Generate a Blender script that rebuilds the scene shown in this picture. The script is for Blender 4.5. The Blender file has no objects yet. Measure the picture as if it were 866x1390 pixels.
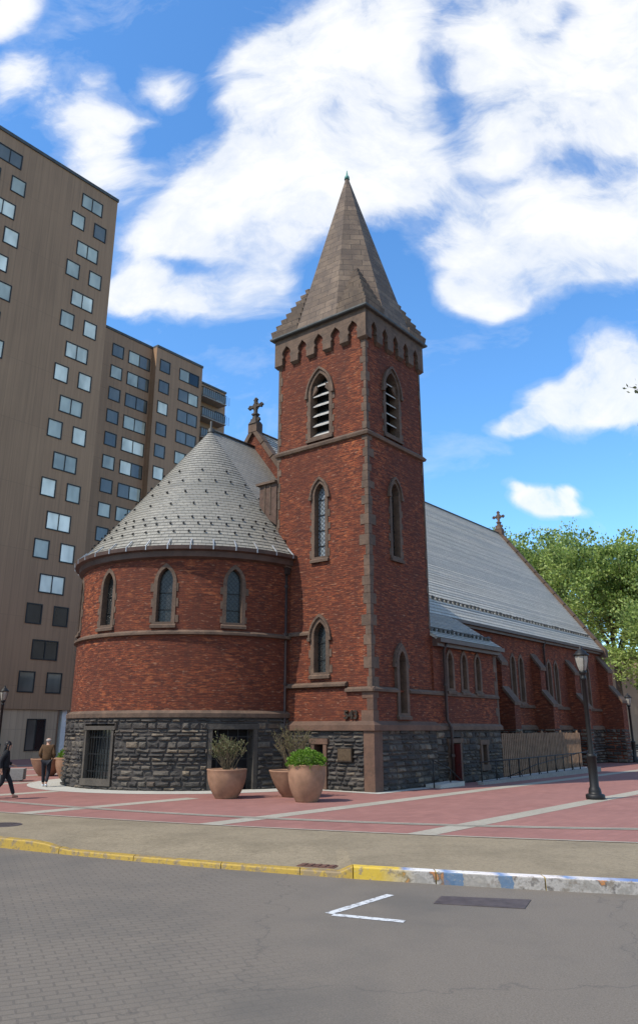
import bpy, bmesh, math, random
import numpy as np
from mathutils import Vector, Matrix
from mathutils.geometry import tessellate_polygon

random.seed(7)
R = math.radians
scene = bpy.context.scene
COL = scene.collection

# ------------------------------------------------------------------ helpers
def tag(o, label=None, cat=None, group=None, kind=None):
    if label: o['label'] = label
    if cat: o['category'] = cat
    if group: o['group'] = group
    if kind: o['kind'] = kind
    return o

def empty(name, loc=(0, 0, 0), rz=0.0, label=None, cat=None, group=None):
    o = bpy.data.objects.new(name, None)
    COL.objects.link(o)
    o.location = loc
    o.rotation_euler = (0, 0, rz)
    o.empty_display_size = 0.3
    return tag(o, label, cat, group)

class MB:
    """collects faces with a UV per corner, builds ONE mesh object"""
    def __init__(s):
        s.v = []; s.f = []; s.uv = []; s.sm = []
    def face(s, pts, uvs=None, smooth=False):
        i = len(s.v)
        s.v += [tuple(p) for p in pts]
        s.f.append(tuple(range(i, i + len(pts))))
        if uvs is None:
            uvs = auto_uv(pts)
        s.uv.append([tuple(u) for u in uvs]); s.sm.append(smooth)
    def hexa(s, b, t):
        """box from 4 bottom + 4 top corners (ccw seen from above)"""
        s.face([b[3], b[2], b[1], b[0]]); s.face(t)
        for i in range(4):
            j = (i + 1) % 4
            s.face([b[i], b[j], t[j], t[i]])
    def box(s, x0, x1, y0, y1, z0, z1):
        s.hexa([(x0, y0, z0), (x1, y0, z0), (x1, y1, z0), (x0, y1, z0)],
               [(x0, y0, z1), (x1, y0, z1), (x1, y1, z1), (x0, y1, z1)])
    def loft(s, rings, closed=True, smooth=False, cap0=False, cap1=False, us=None):
        n = len(rings[0])
        vv = [0.0]
        for a, b in zip(rings, rings[1:]):
            vv.append(vv[-1] + (Vector(b[0]) - Vector(a[0])).length)
        big = max(rings, key=lambda r: sum((Vector(r[i]) - Vector(r[i - 1])).length for i in range(1, n)))
        uu = [0.0]
        for i in range(n):
            uu.append(uu[-1] + (Vector(big[(i + 1) % n]) - Vector(big[i])).length)
        m = n if closed else n - 1
        for k in range(len(rings) - 1):
            a, b = rings[k], rings[k + 1]
            for i in range(m):
                j = (i + 1) % n
                s.face([a[i], a[j], b[j], b[i]],
                       [(uu[i], vv[k]), (uu[i + 1], vv[k]), (uu[i + 1], vv[k + 1]), (uu[i], vv[k + 1])], smooth)
        if cap0: s.face(list(reversed(rings[0])))
        if cap1: s.face(rings[-1])
    def lathe(s, prof, c=(0, 0, 0), n=24, smooth=True):
        rings = []
        for r, z in prof:
            rings.append([(c[0] + max(r, 1e-4) * math.cos(2 * math.pi * i / n), c[1] + max(r, 1e-4) * math.sin(2 * math.pi * i / n), c[2] + z) for i in range(n)])
        s.loft(rings, True, smooth)
    def tube(s, pts, rad, n=6, smooth=True, cap=True):
        pts = [Vector(p) for p in pts]
        if not hasattr(rad, '__len__'): rad = [rad] * len(pts)
        rings = []; prev = None
        for i, p in enumerate(pts):
            d = (pts[min(i + 1, len(pts) - 1)] - pts[max(i - 1, 0)]).normalized()
            if prev is None:
                a = d.orthogonal().normalized()
            else:
                a = (prev - d * prev.dot(d))
                a = a.normalized() if a.length > 1e-5 else d.orthogonal().normalized()
            prev = a; b = d.cross(a)
            rings.append([tuple(p + (a * math.cos(2 * math.pi * k / n) + b * math.sin(2 * math.pi * k / n)) * rad[i]) for k in range(n)])
        s.loft(rings, True, smooth, cap, cap)
    def fill(s, outer, holes, mp, d=0.0, cuts=None):
        """flat (s,z) polygon with holes mapped through mp(s,z,d)"""
        loops = [[Vector((a, b, 0)) for a, b in outer]] + [[Vector((a, b, 0)) for a, b in h] for h in holes]
        flat = [p for l in loops for p in l]
        tris = tessellate_polygon(loops)
        if cuts is None:
            for t in tris:
                p = [flat[i] for i in t]
                s.face([mp(q.x, q.y, d) for q in p], [(q.x, q.y) for q in p])
            return
        bm = bmesh.new()
        vs = [bm.verts.new(p) for p in flat]
        for t in tris:
            try: bm.faces.new([vs[i] for i in t])
            except ValueError: pass
        for c in cuts:
            g = bm.verts[:] + bm.edges[:] + bm.faces[:]
            bmesh.ops.bisect_plane(bm, geom=g, dist=1e-5, plane_co=(c, 0, 0), plane_no=(1, 0, 0))
        for f in bm.faces:
            p = [v.co for v in f.verts]
            s.face([mp(q.x, q.y, d) for q in p], [(q.x, q.y) for q in p])
        bm.free()
    def side(s, loop, mp, d0, d1, smooth=False):
        n = len(loop)
        for i in range(n):
            a = loop[i]; b = loop[(i + 1) % n]
            s.face([mp(a[0], a[1], d0), mp(b[0], b[1], d0), mp(b[0], b[1], d1), mp(a[0], a[1], d1)],
                   [(a[0] + d0, a[1]), (b[0] + d0, b[1]), (b[0] + d1, b[1]), (a[0] + d1, a[1])], smooth)
    def plate(s, outer, holes, mp, d0, d1, hole_d1=None):
        """solid plate: front at d0, outer sides back to d1, hole sides back to hole_d1"""
        s.fill(outer, holes, mp, d0)
        s.side(outer, mp, d0, d1)
        for h in holes: s.side(h, mp, d0, d1 if hole_d1 is None else hole_d1)
    def mbox(s, mp, s0, s1, z0, z1, d0, d1, n=1):
        """box on a mapped wall, d0 front, d1 back"""
        for i in range(n):
            a = s0 + (s1 - s0) * i / n; b = s0 + (s1 - s0) * (i + 1) / n
            s.hexa([mp(a, z0, d0), mp(b, z0, d0), mp(b, z0, d1), mp(a, z0, d1)],
                   [mp(a, z1, d0), mp(b, z1, d0), mp(b, z1, d1), mp(a, z1, d1)])
    def build(s, name, mat, parent=None, weld=False, loc=None):
        me = bpy.data.meshes.new(name)
        me.from_pydata(s.v, [], s.f)
        ul = me.uv_layers.new(name='UVMap')
        flat = [c for f in s.uv for u in f for c in u]
        ul.data.foreach_set('uv', flat)
        me.polygons.foreach_set('use_smooth', s.sm)
        me.materials.append(mat)
        bm = bmesh.new(); bm.from_mesh(me)
        if weld or any(s.sm):
            bmesh.ops.remove_doubles(bm, verts=bm.verts, dist=1e-4)
        bmesh.ops.recalc_face_normals(bm, faces=bm.faces)
        bm.to_mesh(me); bm.free()
        o = bpy.data.objects.new(name, me)
        COL.objects.link(o)
        if parent: o.parent = parent
        if loc: o.location = loc
        return o

def auto_uv(pts):
    p = [Vector(q) for q in pts]
    n = Vector((0, 0, 0))
    for i in range(1, len(p) - 1): n += (p[i] - p[0]).cross(p[i + 1] - p[0])
    if n.length < 1e-12: return [(q.x, q.y) for q in p]
    n.normalize()
    if abs(n.z) > 0.95: return [(q.x, q.y) for q in p]
    h = Vector((-n.y, n.x, 0)).normalized(); up = n.cross(h)
    if up.z < 0: up = -up
    return [(q.dot(h), q.dot(up)) for q in p]

# ------------------------------------------------------------------ materials
def mat_new(name):
    m = bpy.data.materials.new(name); m.use_nodes = True
    nt = m.node_tree
    return m, nt, nt.nodes['Principled BSDF']

class G:
    """tiny node graph helper"""
    def __init__(s, nt): s.nt = nt
    def n(s, t, **kw):
        nd = s.nt.nodes.new(t)
        for k, v in kw.items():
            if k.startswith('i_'):
                nd.inputs[k[2:].replace('_', ' ')].default_value = v
            else: setattr(nd, k, v)
        return nd
    def l(s, a, b): s.nt.links.new(a, b)
    def uv(s, sx=1, sy=1, rot=0):
        t = s.n('ShaderNodeUVMap'); m = s.n('ShaderNodeMapping')
        m.inputs['Scale'].default_value = (sx, sy, 1); m.inputs['Rotation'].default_value = (0, 0, rot)
        s.l(t.outputs[0], m.inputs[0]); return m.outputs[0]
    def obj(s, sc=(1, 1, 1)):
        t = s.n('ShaderNodeTexCoord'); m = s.n('ShaderNodeMapping'); m.inputs['Scale'].default_value = sc
        s.l(t.outputs['Object'], m.inputs[0]); return m.outputs[0]
    def noise(s, vec, scale, detail=4, rough=.6, dist=0.0):
        t = s.n('ShaderNodeTexNoise'); t.inputs['Scale'].default_value = scale
        t.inputs['Detail'].default_value = detail; t.inputs['Roughness'].default_value = rough
        t.inputs['Distortion'].default_value = dist
        s.l(vec, t.inputs['Vector']); return t.outputs['Fac']
    def ramp(s, fac, stops, interp='LINEAR'):
        r = s.n('ShaderNodeValToRGB'); r.color_ramp.interpolation = interp
        e = r.color_ramp.elements
        while len(e) < len(stops): e.new(0.5)
        for i, (p, c) in enumerate(stops):
            e[i].position = p
            e[i].color = (c, c, c, 1) if not hasattr(c, '__len__') else (*c[:3], 1)
        s.l(fac, r.inputs[0]); return r.outputs['Color']
    def mix(s, fac, a, b, mode='MIX'):
        m = s.n('ShaderNodeMix', data_type='RGBA', blend_type=mode)
        for inp, v in ((m.inputs[0], fac), (m.inputs[6], a), (m.inputs[7], b)):
            if isinstance(v, bpy.types.NodeSocket): s.l(v, inp)
            elif hasattr(v, '__len__'): inp.default_value = (*v[:3], 1)
            else: inp.default_value = v
        return m.outputs[2]
    def math(s, op, a, b=0.0):
        m = s.n('ShaderNodeMath', operation=op)
        for inp, v in ((m.inputs[0], a), (m.inputs[1], b)):
            if isinstance(v, bpy.types.NodeSocket): s.l(v, inp)
            else: inp.default_value = v
        return m.outputs[0]
    def bump(s, h, strength, dist, bsdf):
        b = s.n('ShaderNodeBump'); b.inputs['Strength'].default_value = strength; b.inputs['Distance'].default_value = dist
        s.l(h, b.inputs['Height']); s.l(b.outputs[0], bsdf.inputs['Normal']); return b
    def brick(s, vec, w, h, mortar, c1, c2, cm, off=.5, bias=0.0):
        t = s.n('ShaderNodeTexBrick', offset=off)
        t.inputs['Scale'].default_value = 1.0
        t.inputs['Brick Width'].default_value = w; t.inputs['Row Height'].default_value = h
        t.inputs['Mortar Size'].default_value = mortar; t.inputs['Mortar Smooth'].default_value = .15
        t.inputs['Bias'].default_value = bias
        t.inputs['Color1'].default_value = (*c1, 1); t.inputs['Color2'].default_value = (*c2, 1); t.inputs['Mortar'].default_value = (*cm, 1)
        s.l(vec, t.inputs['Vector']); return t
    def island(s):
        return s.n('ShaderNodeNewGeometry').outputs['Random Per Island']

def simple(name, col, rough=.7, metal=0.0, var=.25, scale=6.0, bump=.15, spec=.3):
    m, nt, b = mat_new(name); g = G(nt)
    n = g.noise(g.obj(), scale, 5, .65)
    c = g.ramp(n, [(.3, [x * (1 - var) for x in col]), (.7, [min(1, x * (1 + var)) for x in col])])
    g.l(c, b.inputs['Base Color'])
    b.inputs['Roughness'].default_value = rough; b.inputs['Metallic'].default_value = metal
    b.inputs['Specular IOR Level'].default_value = spec
    if bump: g.bump(n, bump, .02, b)
    return m

def m_brick():
    m, nt, b = mat_new('brick'); g = G(nt)
    uv = g.uv()
    t = g.brick(uv, .22, .075, .009, (.27, .062, .022), (.15, .034, .015), (.085, .037, .024))
    # single bricks fired darker or more orange, in ragged courses
    n1 = g.noise(g.uv(2.4, 10.5), 1.0, 3, .65)
    n2 = g.noise(g.uv(2.0, 9.0), 1.5, 4, .7, .3)
    n3 = g.noise(g.uv(.55, .7), .9, 4, .6)
    n6 = g.noise(g.uv(.16, .12), 1.0, 3, .6)
    c = g.mix(g.ramp(n1, [(.45, 0), (.58, .85)]), t.outputs['Color'], (.045, .014, .010))
    c = g.mix(g.ramp(n2, [(.53, 0), (.64, .8)]), c, (.42, .135, .05))
    c = g.mix(g.ramp(n3, [(.36, .65), (.62, 0)]), c, (.075, .021, .013))
    c = g.mix(g.ramp(n6, [(.40, .45), (.62, 0)]), c, (.085, .024, .014))
    n7 = g.noise(g.uv(1.6, .10), 1.0, 4, .65)
    c = g.mix(g.ramp(n7, [(.50, 0), (.70, .5)]), c, (.06, .022, .016))
    n4 = g.noise(g.uv(3.8, 14), 1.0, 2, .5)
    c = g.mix(g.ramp(n4, [(.62, 0), (.72, .6)]), c, (.30, .16, .10))
    g.l(c, b.inputs['Base Color']); b.inputs['Roughness'].default_value = .85
    b.inputs['Specular IOR Level'].default_value = .25
    h = g.math('ADD', g.math('MULTIPLY', t.outputs['Fac'], -1.0), g.math('MULTIPLY', n1, .8))
    g.bump(h, .55, .012, b)
    return m

def m_stone():
    m, nt, b = mat_new('rough_stone'); g = G(nt)
    r = g.island()
    c = g.ramp(r, [(0, (.028, .025, .022)), (.28, (.075, .065, .053)), (.5, (.125, .105, .08)), (.68, (.045, .038, .032)), (.84, (.20, .155, .105)), (.95, (.10, .072, .05))], 'CONSTANT')
    n = g.noise(g.obj(), 5.0, 6, .7)
    c = g.mix(g.ramp(n, [(.35, .7), (.65, 0)]), c, (.028, .025, .024))
    n2 = g.noise(g.obj(), 1.1, 3, .6)
    c = g.mix(g.ramp(n2, [(.5, 0), (.75, .45)]), c, (.16, .13, .10))
    g.l(c, b.inputs['Base Color']); b.inputs['Roughness'].default_value = .85
    g.bump(n, 1.0, .06, b)
    return m

def m_brownstone(name='brownstone', base=(.118, .074, .049), stain=(.042, .027, .018)):
    m, nt, b = mat_new(name); g = G(nt)
    n = g.noise(g.obj(), 2.2, 6, .7); n2 = g.noise(g.obj(), 14.0, 4, .6)
    r = g.island()
    c = g.mix(g.ramp(n, [(.40, .75), (.60, 0)]), base, stain)
    c = g.mix(.25, c, g.ramp(n2, [(.3, [x * .6 for x in base]), (.7, [x * 1.5 for x in base])]))
    c = g.mix(.5, c, g.ramp(r, [(0, (.55, .55, .55)), (1, (1.25, 1.2, 1.15))]), 'MULTIPLY')
    g.l(c, b.inputs['Base Color']); b.inputs['Roughness'].default_value = .85
    g.bump(n2, .4, .02, b)
    return m

def m_spire():
    m, nt, b = mat_new('spire_stone'); g = G(nt)
    uv = g.uv()
    t = g.brick(uv, .85, .34, .012, (.195, .138, .095), (.11, .076, .052), (.038, .027, .02))
    n = g.noise(g.obj(), 1.3, 6, .7)
    c = g.mix(g.ramp(n, [(.42, .65), (.62, 0)]), t.outputs['Color'], (.062, .044, .035))
    n2 = g.noise(g.obj((3, 3, .5)), 2.0, 4, .6)
    c = g.mix(g.ramp(n2, [(.55, 0), (.75, .4)]), c, (.055, .042, .035))
    g.l(c, b.inputs['Base Color']); b.inputs['Roughness'].default_value = .85
    h = g.math('ADD', g.math('MULTIPLY', t.outputs['Fac'], -1.0), g.math('MULTIPLY', n, .5))
    g.bump(h, .6, .03, b)
    return m

def m_slate(name='slate', w=.30, h=.145, tint=1.0):
    m, nt, b = mat_new(name); g = G(nt)
    uv = g.uv()
    t = g.brick(uv, w, h, .008, (.220 * tint, .203 * tint, .168 * tint), (.180 * tint, .166 * tint, .138 * tint), (.075, .074, .068))
    n = g.noise(g.uv(.35, .8), 1.0, 4, .6)
    c = g.mix(g.ramp(n, [(.35, .4), (.7, 0)]), t.outputs['Color'], (.115 * tint, .115 * tint, .10 * tint))
    n5 = g.noise(g.uv(.05, 1.9), 1.0, 3, .6)
    c = g.mix(g.ramp(n5, [(.5, 0), (.7, .35)]), c, (.09, .09, .08))
    g.l(c, b.inputs['Base Color']); b.inputs['Roughness'].default_value = .5
    b.inputs['Specular IOR Level'].default_value = .45
    # each course steps out over the one below
    sep = g.n('ShaderNodeSeparateXYZ'); g.l(uv, sep.inputs[0])
    fr = g.math('FRACT', g.math('DIVIDE', sep.outputs['Y'], h))
    hgt = g.math('ADD', g.math('MULTIPLY', fr, -1.0), g.math('MULTIPLY', t.outputs['Fac'], -.6))
    g.bump(hgt, .8, .02, b)
    return m

def m_leaf(name, c1, c2, c3):
    m, nt, b = mat_new(name); g = G(nt)
    c = g.ramp(g.island(), [(0, c1), (.5, c2), (1, c3)])
    g.l(c, b.inputs['Base Color']); b.inputs['Roughness'].default_value = .55
    b.inputs['Specular IOR Level'].default_value = .3
    tr = g.n('ShaderNodeBsdfTranslucent'); g.l(c, tr.inputs[0])
    mx = g.n('ShaderNodeMixShader'); mx.inputs[0].default_value = .35
    g.l(b.outputs[0], mx.inputs[1]); g.l(tr.outputs[0], mx.inputs[2])
    g.l(mx.outputs[0], nt.nodes['Material Output'].inputs[0])
    return m

def m_panel(name, c1, c2, seam, pw, ph):
    m, nt, b = mat_new(name); g = G(nt)
    uv = g.uv()
    t = g.brick(uv, pw, ph, .02, c1, c2, seam, off=0.0)
    n = g.noise(g.uv(4.0, .12), 1.0, 5, .65)
    c = g.mix(g.ramp(n, [(.38, .5), (.62, 0)]), t.outputs['Color'], [x * .62 for x in c1])
    n2 = g.noise(g.uv(.12, .1), 1.0, 3, .5)
    c = g.mix(g.ramp(n2, [(.4, 0), (.7, .35)]), c, [min(1, x * 1.35) for x in c1])
    g.l(c, b.inputs['Base Color']); b.inputs['Roughness'].default_value = .75
    g.bump(t.outputs['Fac'], -.4, .02, b)
    return m

def m_glass(name, col, rough=.12, spec=.6, noise_amt=.35, sc=.4):
    m, nt, b = mat_new(name); g = G(nt)
    n = g.noise(g.obj((1, 1, .5)), sc, 3, .6)
    c = g.ramp(n, [(.35, [x * (1 - noise_amt) for x in col]), (.65, [min(1, x * (1 + noise_amt)) for x in col])])
    g.l(c, b.inputs['Base Color']); b.inputs['Roughness'].default_value = rough
    b.inputs['Specular IOR Level'].default_value = spec
    return m

def m_leaded(name, col):
    m, nt, b = mat_new(name); g = G(nt)
    uv = g.uv(1, 1, R(45))
    t = g.brick(uv, .12, .12, .010, col, [x * .7 for x in col], (.012, .012, .013), off=0.0)
    g.l(t.outputs['Color'], b.inputs['Base Color']); b.inputs['Roughness'].default_value = .22
    b.inputs['Specular IOR Level'].default_value = .4
    g.bump(t.outputs['Fac'], .5, .01, b)
    return m

def m_road():
    m, nt, b = mat_new('asphalt_pavers'); g = G(nt)
    v = g.obj()
    mp = g.n('ShaderNodeMapping'); mp.inputs['Rotation'].default_value = (0, 0, R(-24)); g.l(v, mp.inputs[0])
    t = g.brick(mp.outputs[0], .24, .12, .012, (.143, .119, .092), (.125, .104, .081), (.078, .065, .052))
    nb = g.noise(v, .35, 3, .6)
    n = g.noise(v, 55, 4, .7); n2 = g.noise(v, .9, 5, .65); n3 = g.noise(v, .25, 4, .6)
    fine = g.ramp(n, [(.3, (.090, .075, .058)), (.7, (.178, .149, .116))])
    sep = g.n('ShaderNodeSeparateXYZ'); g.l(v, sep.inputs[0])
    edge = g.math('ADD', sep.outputs['X'], g.math('MULTIPLY', nb, 4.0))
    side = g.ramp(g.math('ADD', g.math('MULTIPLY', edge, .15), .42), [(.45, 0), (.75, 1)])
    c = g.mix(side, t.outputs['Color'], fine)
    c = g.mix(.35, c, fine)
    n8 = g.noise(v, 160, 2, .5)
    c = g.mix(g.ramp(n8, [(.60, 0), (.70, .5)]), c, (.26, .24, .21))
    cr = g.n('ShaderNodeTexVoronoi', feature='DISTANCE_TO_EDGE'); cr.inputs['Scale'].default_value = .21
    wv = g.n('ShaderNodeVectorMath', operation='ADD'); nz = g.n('ShaderNodeTexNoise'); nz.inputs['Scale'].default_value = 1.6; nz.inputs['Detail'].default_value = 5; g.l(v, nz.inputs['Vector']); g.l(v, wv.inputs[0]); g.l(nz.outputs['Color'], wv.inputs[1]); g.l(wv.outputs[0], cr.inputs['Vector'])
    c = g.mix(g.ramp(cr.outputs['Distance'], [(0, .45), (.004, 0)]), c, (.05, .045, .04))
    c = g.mix(g.ramp(n2, [(.5, 0), (.75, .35)]), c, (.072, .066, .057))
    c = g.mix(g.ramp(n3, [(.48, 0), (.62, .45)]), c, (.072, .066, .057))
    g.l(c, b.inputs['Base Color']); b.inputs['Roughness'].default_value = .85
    g.bump(g.math('ADD', n, g.math('MULTIPLY', g.math('MULTIPLY', t.outputs['Fac'], -.8), g.math('SUBTRACT', 1.0, side))), .35, .008, b)
    return m

def m_ground(name, c1, c2, fine_sc=40, patch=.35, speck=.25, stain=None):
    m, nt, b = mat_new(name); g = G(nt)
    v = g.obj()
    n = g.noise(v, fine_sc, 4, .75); n2 = g.noise(v, .6, 6, .65); n3 = g.noise(v, 2.5, 5, .7)
    c = g.ramp(n, [(.3, c1), (.7, c2)])
    dark = [x * .62 for x in c1]
    n4 = g.noise(v, 11, 4, .7)
    c = g.mix(g.ramp(n4, [(.35, .45), (.55, 0)]), c, [x * .7 for x in c1])
    c = g.mix(g.ramp(n2, [(.45, 0), (.75, patch)]), c, dark)
    c = g.mix(g.ramp(n3, [(.60, 0), (.72, speck)]), c, stain or [x * .5 for x in c1])
    g.l(c, b.inputs['Base Color']); b.inputs['Roughness'].default_value = .8
    b.inputs['Specular IOR Level'].default_value = .25
    g.bump(n, .2, .006, b)
    return m

def m_plaza():
    m, nt, b = mat_new('red_pavers'); g = G(nt)
    v = g.obj()
    mp = g.n('ShaderNodeMapping'); mp.inputs['Rotation'].default_value = (0, 0, R(-51.6)); g.l(v, mp.inputs[0])
    t = g.brick(mp.outputs[0], .4, .2, .006, (.275, .13, .108), (.232, .108, .09), (.18, .10, .085))
    n = g.noise(v, .5, 6, .65); n2 = g.noise(v, 3.0, 4, .7); n3 = g.noise(mp.outputs[0], .35, 2, .5)
    c = g.mix(g.ramp(n, [(.42, 0), (.72, .5)]), t.outputs['Color'], (.17, .083, .072))
    c = g.mix(g.ramp(n2, [(.55, 0), (.75, .3)]), c, (.30, .155, .13))
    c = g.mix(g.ramp(n3, [(.4, 0), (.7, .3)]), c, (.28, .14, .118))
    g.l(c, b.inputs['Base Color']); b.inputs['Roughness'].default_value = .8
    b.inputs['Specular IOR Level'].default_value = .25
    return m

def m_kerb_yellow(name='kerb_yellow_paint'):
    m, nt, b = mat_new(name); g = G(nt)
    v = g.obj()
    n = g.noise(v, 5.0, 6, .75); n2 = g.noise(v, 18, 4, .7)
    c = g.mix(g.ramp(n2, [(.3, 0), (.8, .4)]), (.37, .235, .028), (.20, .135, .03))
    n9 = g.noise(v, 1.3, 3, .6)
    c = g.mix(g.ramp(g.math('ADD', n, g.math('MULTIPLY', g.math('SUBTRACT', n9, .5), .5)), [(.50, 0), (.57, .85)]), c, (.19, .14, .085))
    c = g.mix(g.ramp(n2, [(.56, 0), (.64, .5)]), c, (.08, .06, .035))
    g.l(c, b.inputs['Base Color']); b.inputs['Roughness'].default_value = .7
    g.bump(n, .4, .015, b)
    return m

def m_kerb_mixed():
    """worn kerb: yellow giving way to white, with blue bars and rust on the face (uv: x along, y across)"""
    m, nt, b = mat_new('kerb_peeling_paint'); g = G(nt)
    uvn = g.n('ShaderNodeUVMap'); sep = g.n('ShaderNodeSeparateXYZ'); g.l(uvn.outputs[0], sep.inputs[0])
    x, y = sep.outputs['X'], sep.outputs['Y']
    v = g.obj()
    n = g.noise(v, 6.0, 6, .75); n2 = g.noise(v, 13.0, 5, .75); n3 = g.noise(v, 2.6, 4, .7)
    wob = g.math('ADD', x, g.math('MULTIPLY', g.math('SUBTRACT', n3, .5), .25))
    top = g.ramp(g.math('MULTIPLY', wob, .25), [(0, (.55, .37, .035)), (.17, (.55, .37, .035)), (.2, (.14, .2, .36)), (.23, (.62, .6, .58)), (.33, (.62, .60, .57)), (.36, (.12, .2, .36)), (.40, (.62, .60, .57)), (.52, (.60, .55, .52)), (.55, (.11, .2, .38)), (.59, (.62, .58, .56)), (.76, (.6, .55, .52)), (.79, (.13, .22, .4)), (.83, (.6, .57, .55)), (1, (.1, .17, .36))])
    face = g.ramp(n3, [(.3, (.30, .27, .235)), (.42, (.22, .20, .175)), (.50, (.33, .30, .27)), (.58, (.09, .078, .068)), (.63, (.38, .15, .04)), (.68, (.20, .18, .155)), (.8, (.34, .31, .28))])
    bar = g.ramp(g.math('MULTIPLY', wob, .25), [(0, 0), (.34, 0), (.35, 1), (.40, 1), (.41, 0), (.53, 0), (.54, 1), (.58, 1), (.59, 0)], 'CONSTANT')
    face = g.mix(g.math('MULTIPLY', bar, .85), face, (.055, .12, .21))
    isx = g.ramp(g.math('MULTIPLY', wob, .25), [(.10, 0), (.24, 1)])
    face = g.mix(isx, (.46, .31, .03), face)
    isface = g.math('GREATER_THAN', y, .5)
    c = g.mix(isface, top, face)
    c = g.mix(g.ramp(n, [(.55, 0), (.64, .85)]), c, (.16, .13, .10))
    c = g.mix(g.ramp(n2, [(.58, 0), (.68, .8)]), c, (.30, .26, .21))
    g.l(c, b.inputs['Base Color']); b.inputs['Roughness'].default_value = .75
    g.bump(n2, .5, .02, b)
    return m

M = {}
M['brick'] = m_brick()
M['stone'] = m_stone()
M['mortar'] = simple('dark_mortar', (.05, .044, .04), .9, 0, .3, 8)
M['brown'] = m_brownstone()
M['brown_warm'] = m_brownstone('brownstone_warm', (.122, .066, .042), (.06, .034, .022))
M['grey_stone'] = m_brownstone('grey_dressed_stone', (.075, .063, .05), (.032, .027, .022))
M['spire'] = m_spire()
M['slate'] = m_slate('slate', .30, .19, 1.3)
M['slate_nave'] = m_slate('slate_nave', .30, .17, 2.2)
M['slate_annex'] = m_slate('slate_annex', .30, .17, 1.9)
M['lead'] = simple('lead_flashing', (.075, .078, .075), .6, .2, .3, 3)
M['gutter'] = simple('painted_gutter', (.075, .045, .035), .5, 0, .3, 2)
M['strap'] = simple('zinc_strap', (.38, .39, .40), .45, .4, .2, 5)
M['black'] = simple('black_iron', (.010, .0095, .009), .5, .1, .3, 8, .05, .35)
M['pipe'] = simple('downpipe_paint', (.035, .022, .019), .5, 0, .3, 3)
M['glass_dark'] = m_leaded('leaded_glass_dark', (.03, .03, .028))
M['glass_pale'] = m_leaded('leaded_glass_pale', (.22, .245, .26))
M['unlit_black'] = simple('painted_dark_interior', (.008, .008, .009), .9, 0, .2, 3, 0)  # near-black colour for backing sheets, interior shade put into the paint
M['louver'] = simple('weathered_louver', (.36, .34, .31), .7, 0, .3, 5)
M['copper'] = simple('verdigris', (.10, .26, .22), .6, .1, .3, 8)
M['bronze'] = simple('bronze_plaque', (.13, .085, .05), .45, .6, .3, 12)
M['bronze_dark'] = simple('bronze_letters', (.05, .035, .025), .45, .5, .3, 12)
M['red_door'] = simple('red_door_paint', (.055, .008, .007), .5, 0, .25, 4)
M['wood_hatch'] = simple('brown_boards', (.085, .05, .036), .8, 0, .35, 5)
M['concrete'] = m_ground('pale_concrete', (.36, .345, .30), (.47, .45, .40), 20, .3, .2)
M['concrete_dark'] = m_ground('grey_concrete', (.20, .19, .175), (.28, .27, .25), 20, .4, .3)
M['panel'] = m_panel('brown_panel', (.305, .188, .108), (.29, .177, .102), (.228, .142, .083), .62, 4.84)
M['panel2'] = m_panel('brown_panel_low', (.30, .182, .106), (.28, .17, .098), (.20, .122, .072), 1.9, 2.35)
M['ground_floor'] = m_panel('board_concrete', (.42, .31, .205), (.37, .275, .185), (.24, .18, .13), .5, 2.0)
M['frame'] = simple('dark_window_frame', (.028, .03, .03), .5, .2, .2, 3, 0)
M['pane_bright'] = m_glass('pane_bright', (.72, .76, .64), .12, .7)  # pale pane colours hold painted sky reflection along with curtains
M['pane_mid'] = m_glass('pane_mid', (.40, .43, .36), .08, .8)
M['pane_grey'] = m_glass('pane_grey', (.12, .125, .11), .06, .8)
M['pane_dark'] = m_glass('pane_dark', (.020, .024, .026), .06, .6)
M['terracotta'] = simple('terracotta', (.27, .152, .094), .8, 0, .28, 2.2, .1, .2)
M['soil'] = simple('potting_soil', (.03, .022, .016), .95, 0, .4, 20)
M['bark'] = simple('bark', (.10, .078, .058), .9, 0, .4, 9, .6)
M['twig'] = simple('twig_bark', (.13, .095, .055), .85, 0, .3, 9, .2)
M['leaf_a'] = m_leaf('leaf_plane_tree', (.22, .315, .065), (.31, .41, .10), (.43, .50, .19))
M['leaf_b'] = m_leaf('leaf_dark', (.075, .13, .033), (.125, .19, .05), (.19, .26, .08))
M['leaf_box'] = m_leaf('leaf_boxwood', (.06, .13, .012), (.12, .23, .02), (.20, .32, .04))
M['leaf_olive'] = m_leaf('leaf_olive', (.08, .09, .035), (.13, .14, .06), (.19, .20, .10))
M['leaf_bud'] = m_leaf('leaf_bud', (.10, .10, .028), (.14, .14, .045), (.17, .16, .06))
M['wood'] = simple('fence_wood', (.20, .125, .078), .8, 0, .3, 3)
M['tan'] = simple('tan_render', (.46, .36, .27), .85, 0, .1, 1.0, .05)
M['white'] = simple('white_paint', (.66, .66, .64), .6, 0, .12, 4)
M['iron_plate'] = simple('rusty_steel_plate', (.085, .068, .066), .6, .3, .3, 6)
M['lamp_glass'] = m_glass('lamp_glass', (.27, .25, .215), .25, .5, .15, 3)
M['road'] = m_road()
M['sidewalk'] = m_ground('exposed_aggregate', (.17, .137, .088), (.31, .253, .17), 38, .6, .45)
M['plaza'] = m_plaza()
M['band'] = m_ground('pale_paving', (.29, .265, .21), (.37, .34, .28), 25, .45, .35)
M['slot'] = simple('drain_slot', (.06, .05, .045), .8)
M['far'] = m_ground('far_ground', (.16, .15, .13), (.22, .21, .18), 5, .3, .2)
M['kerb_y'] = m_kerb_yellow()
M['kerb_m'] = m_kerb_mixed()
M['skin'] = simple('skin', (.42, .23, .155), .55, 0, .08, 10, 0)
M['hair_dark'] = simple('dark_hair', (.012, .009, .008), .5, 0, .3, 20, .2)
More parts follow.
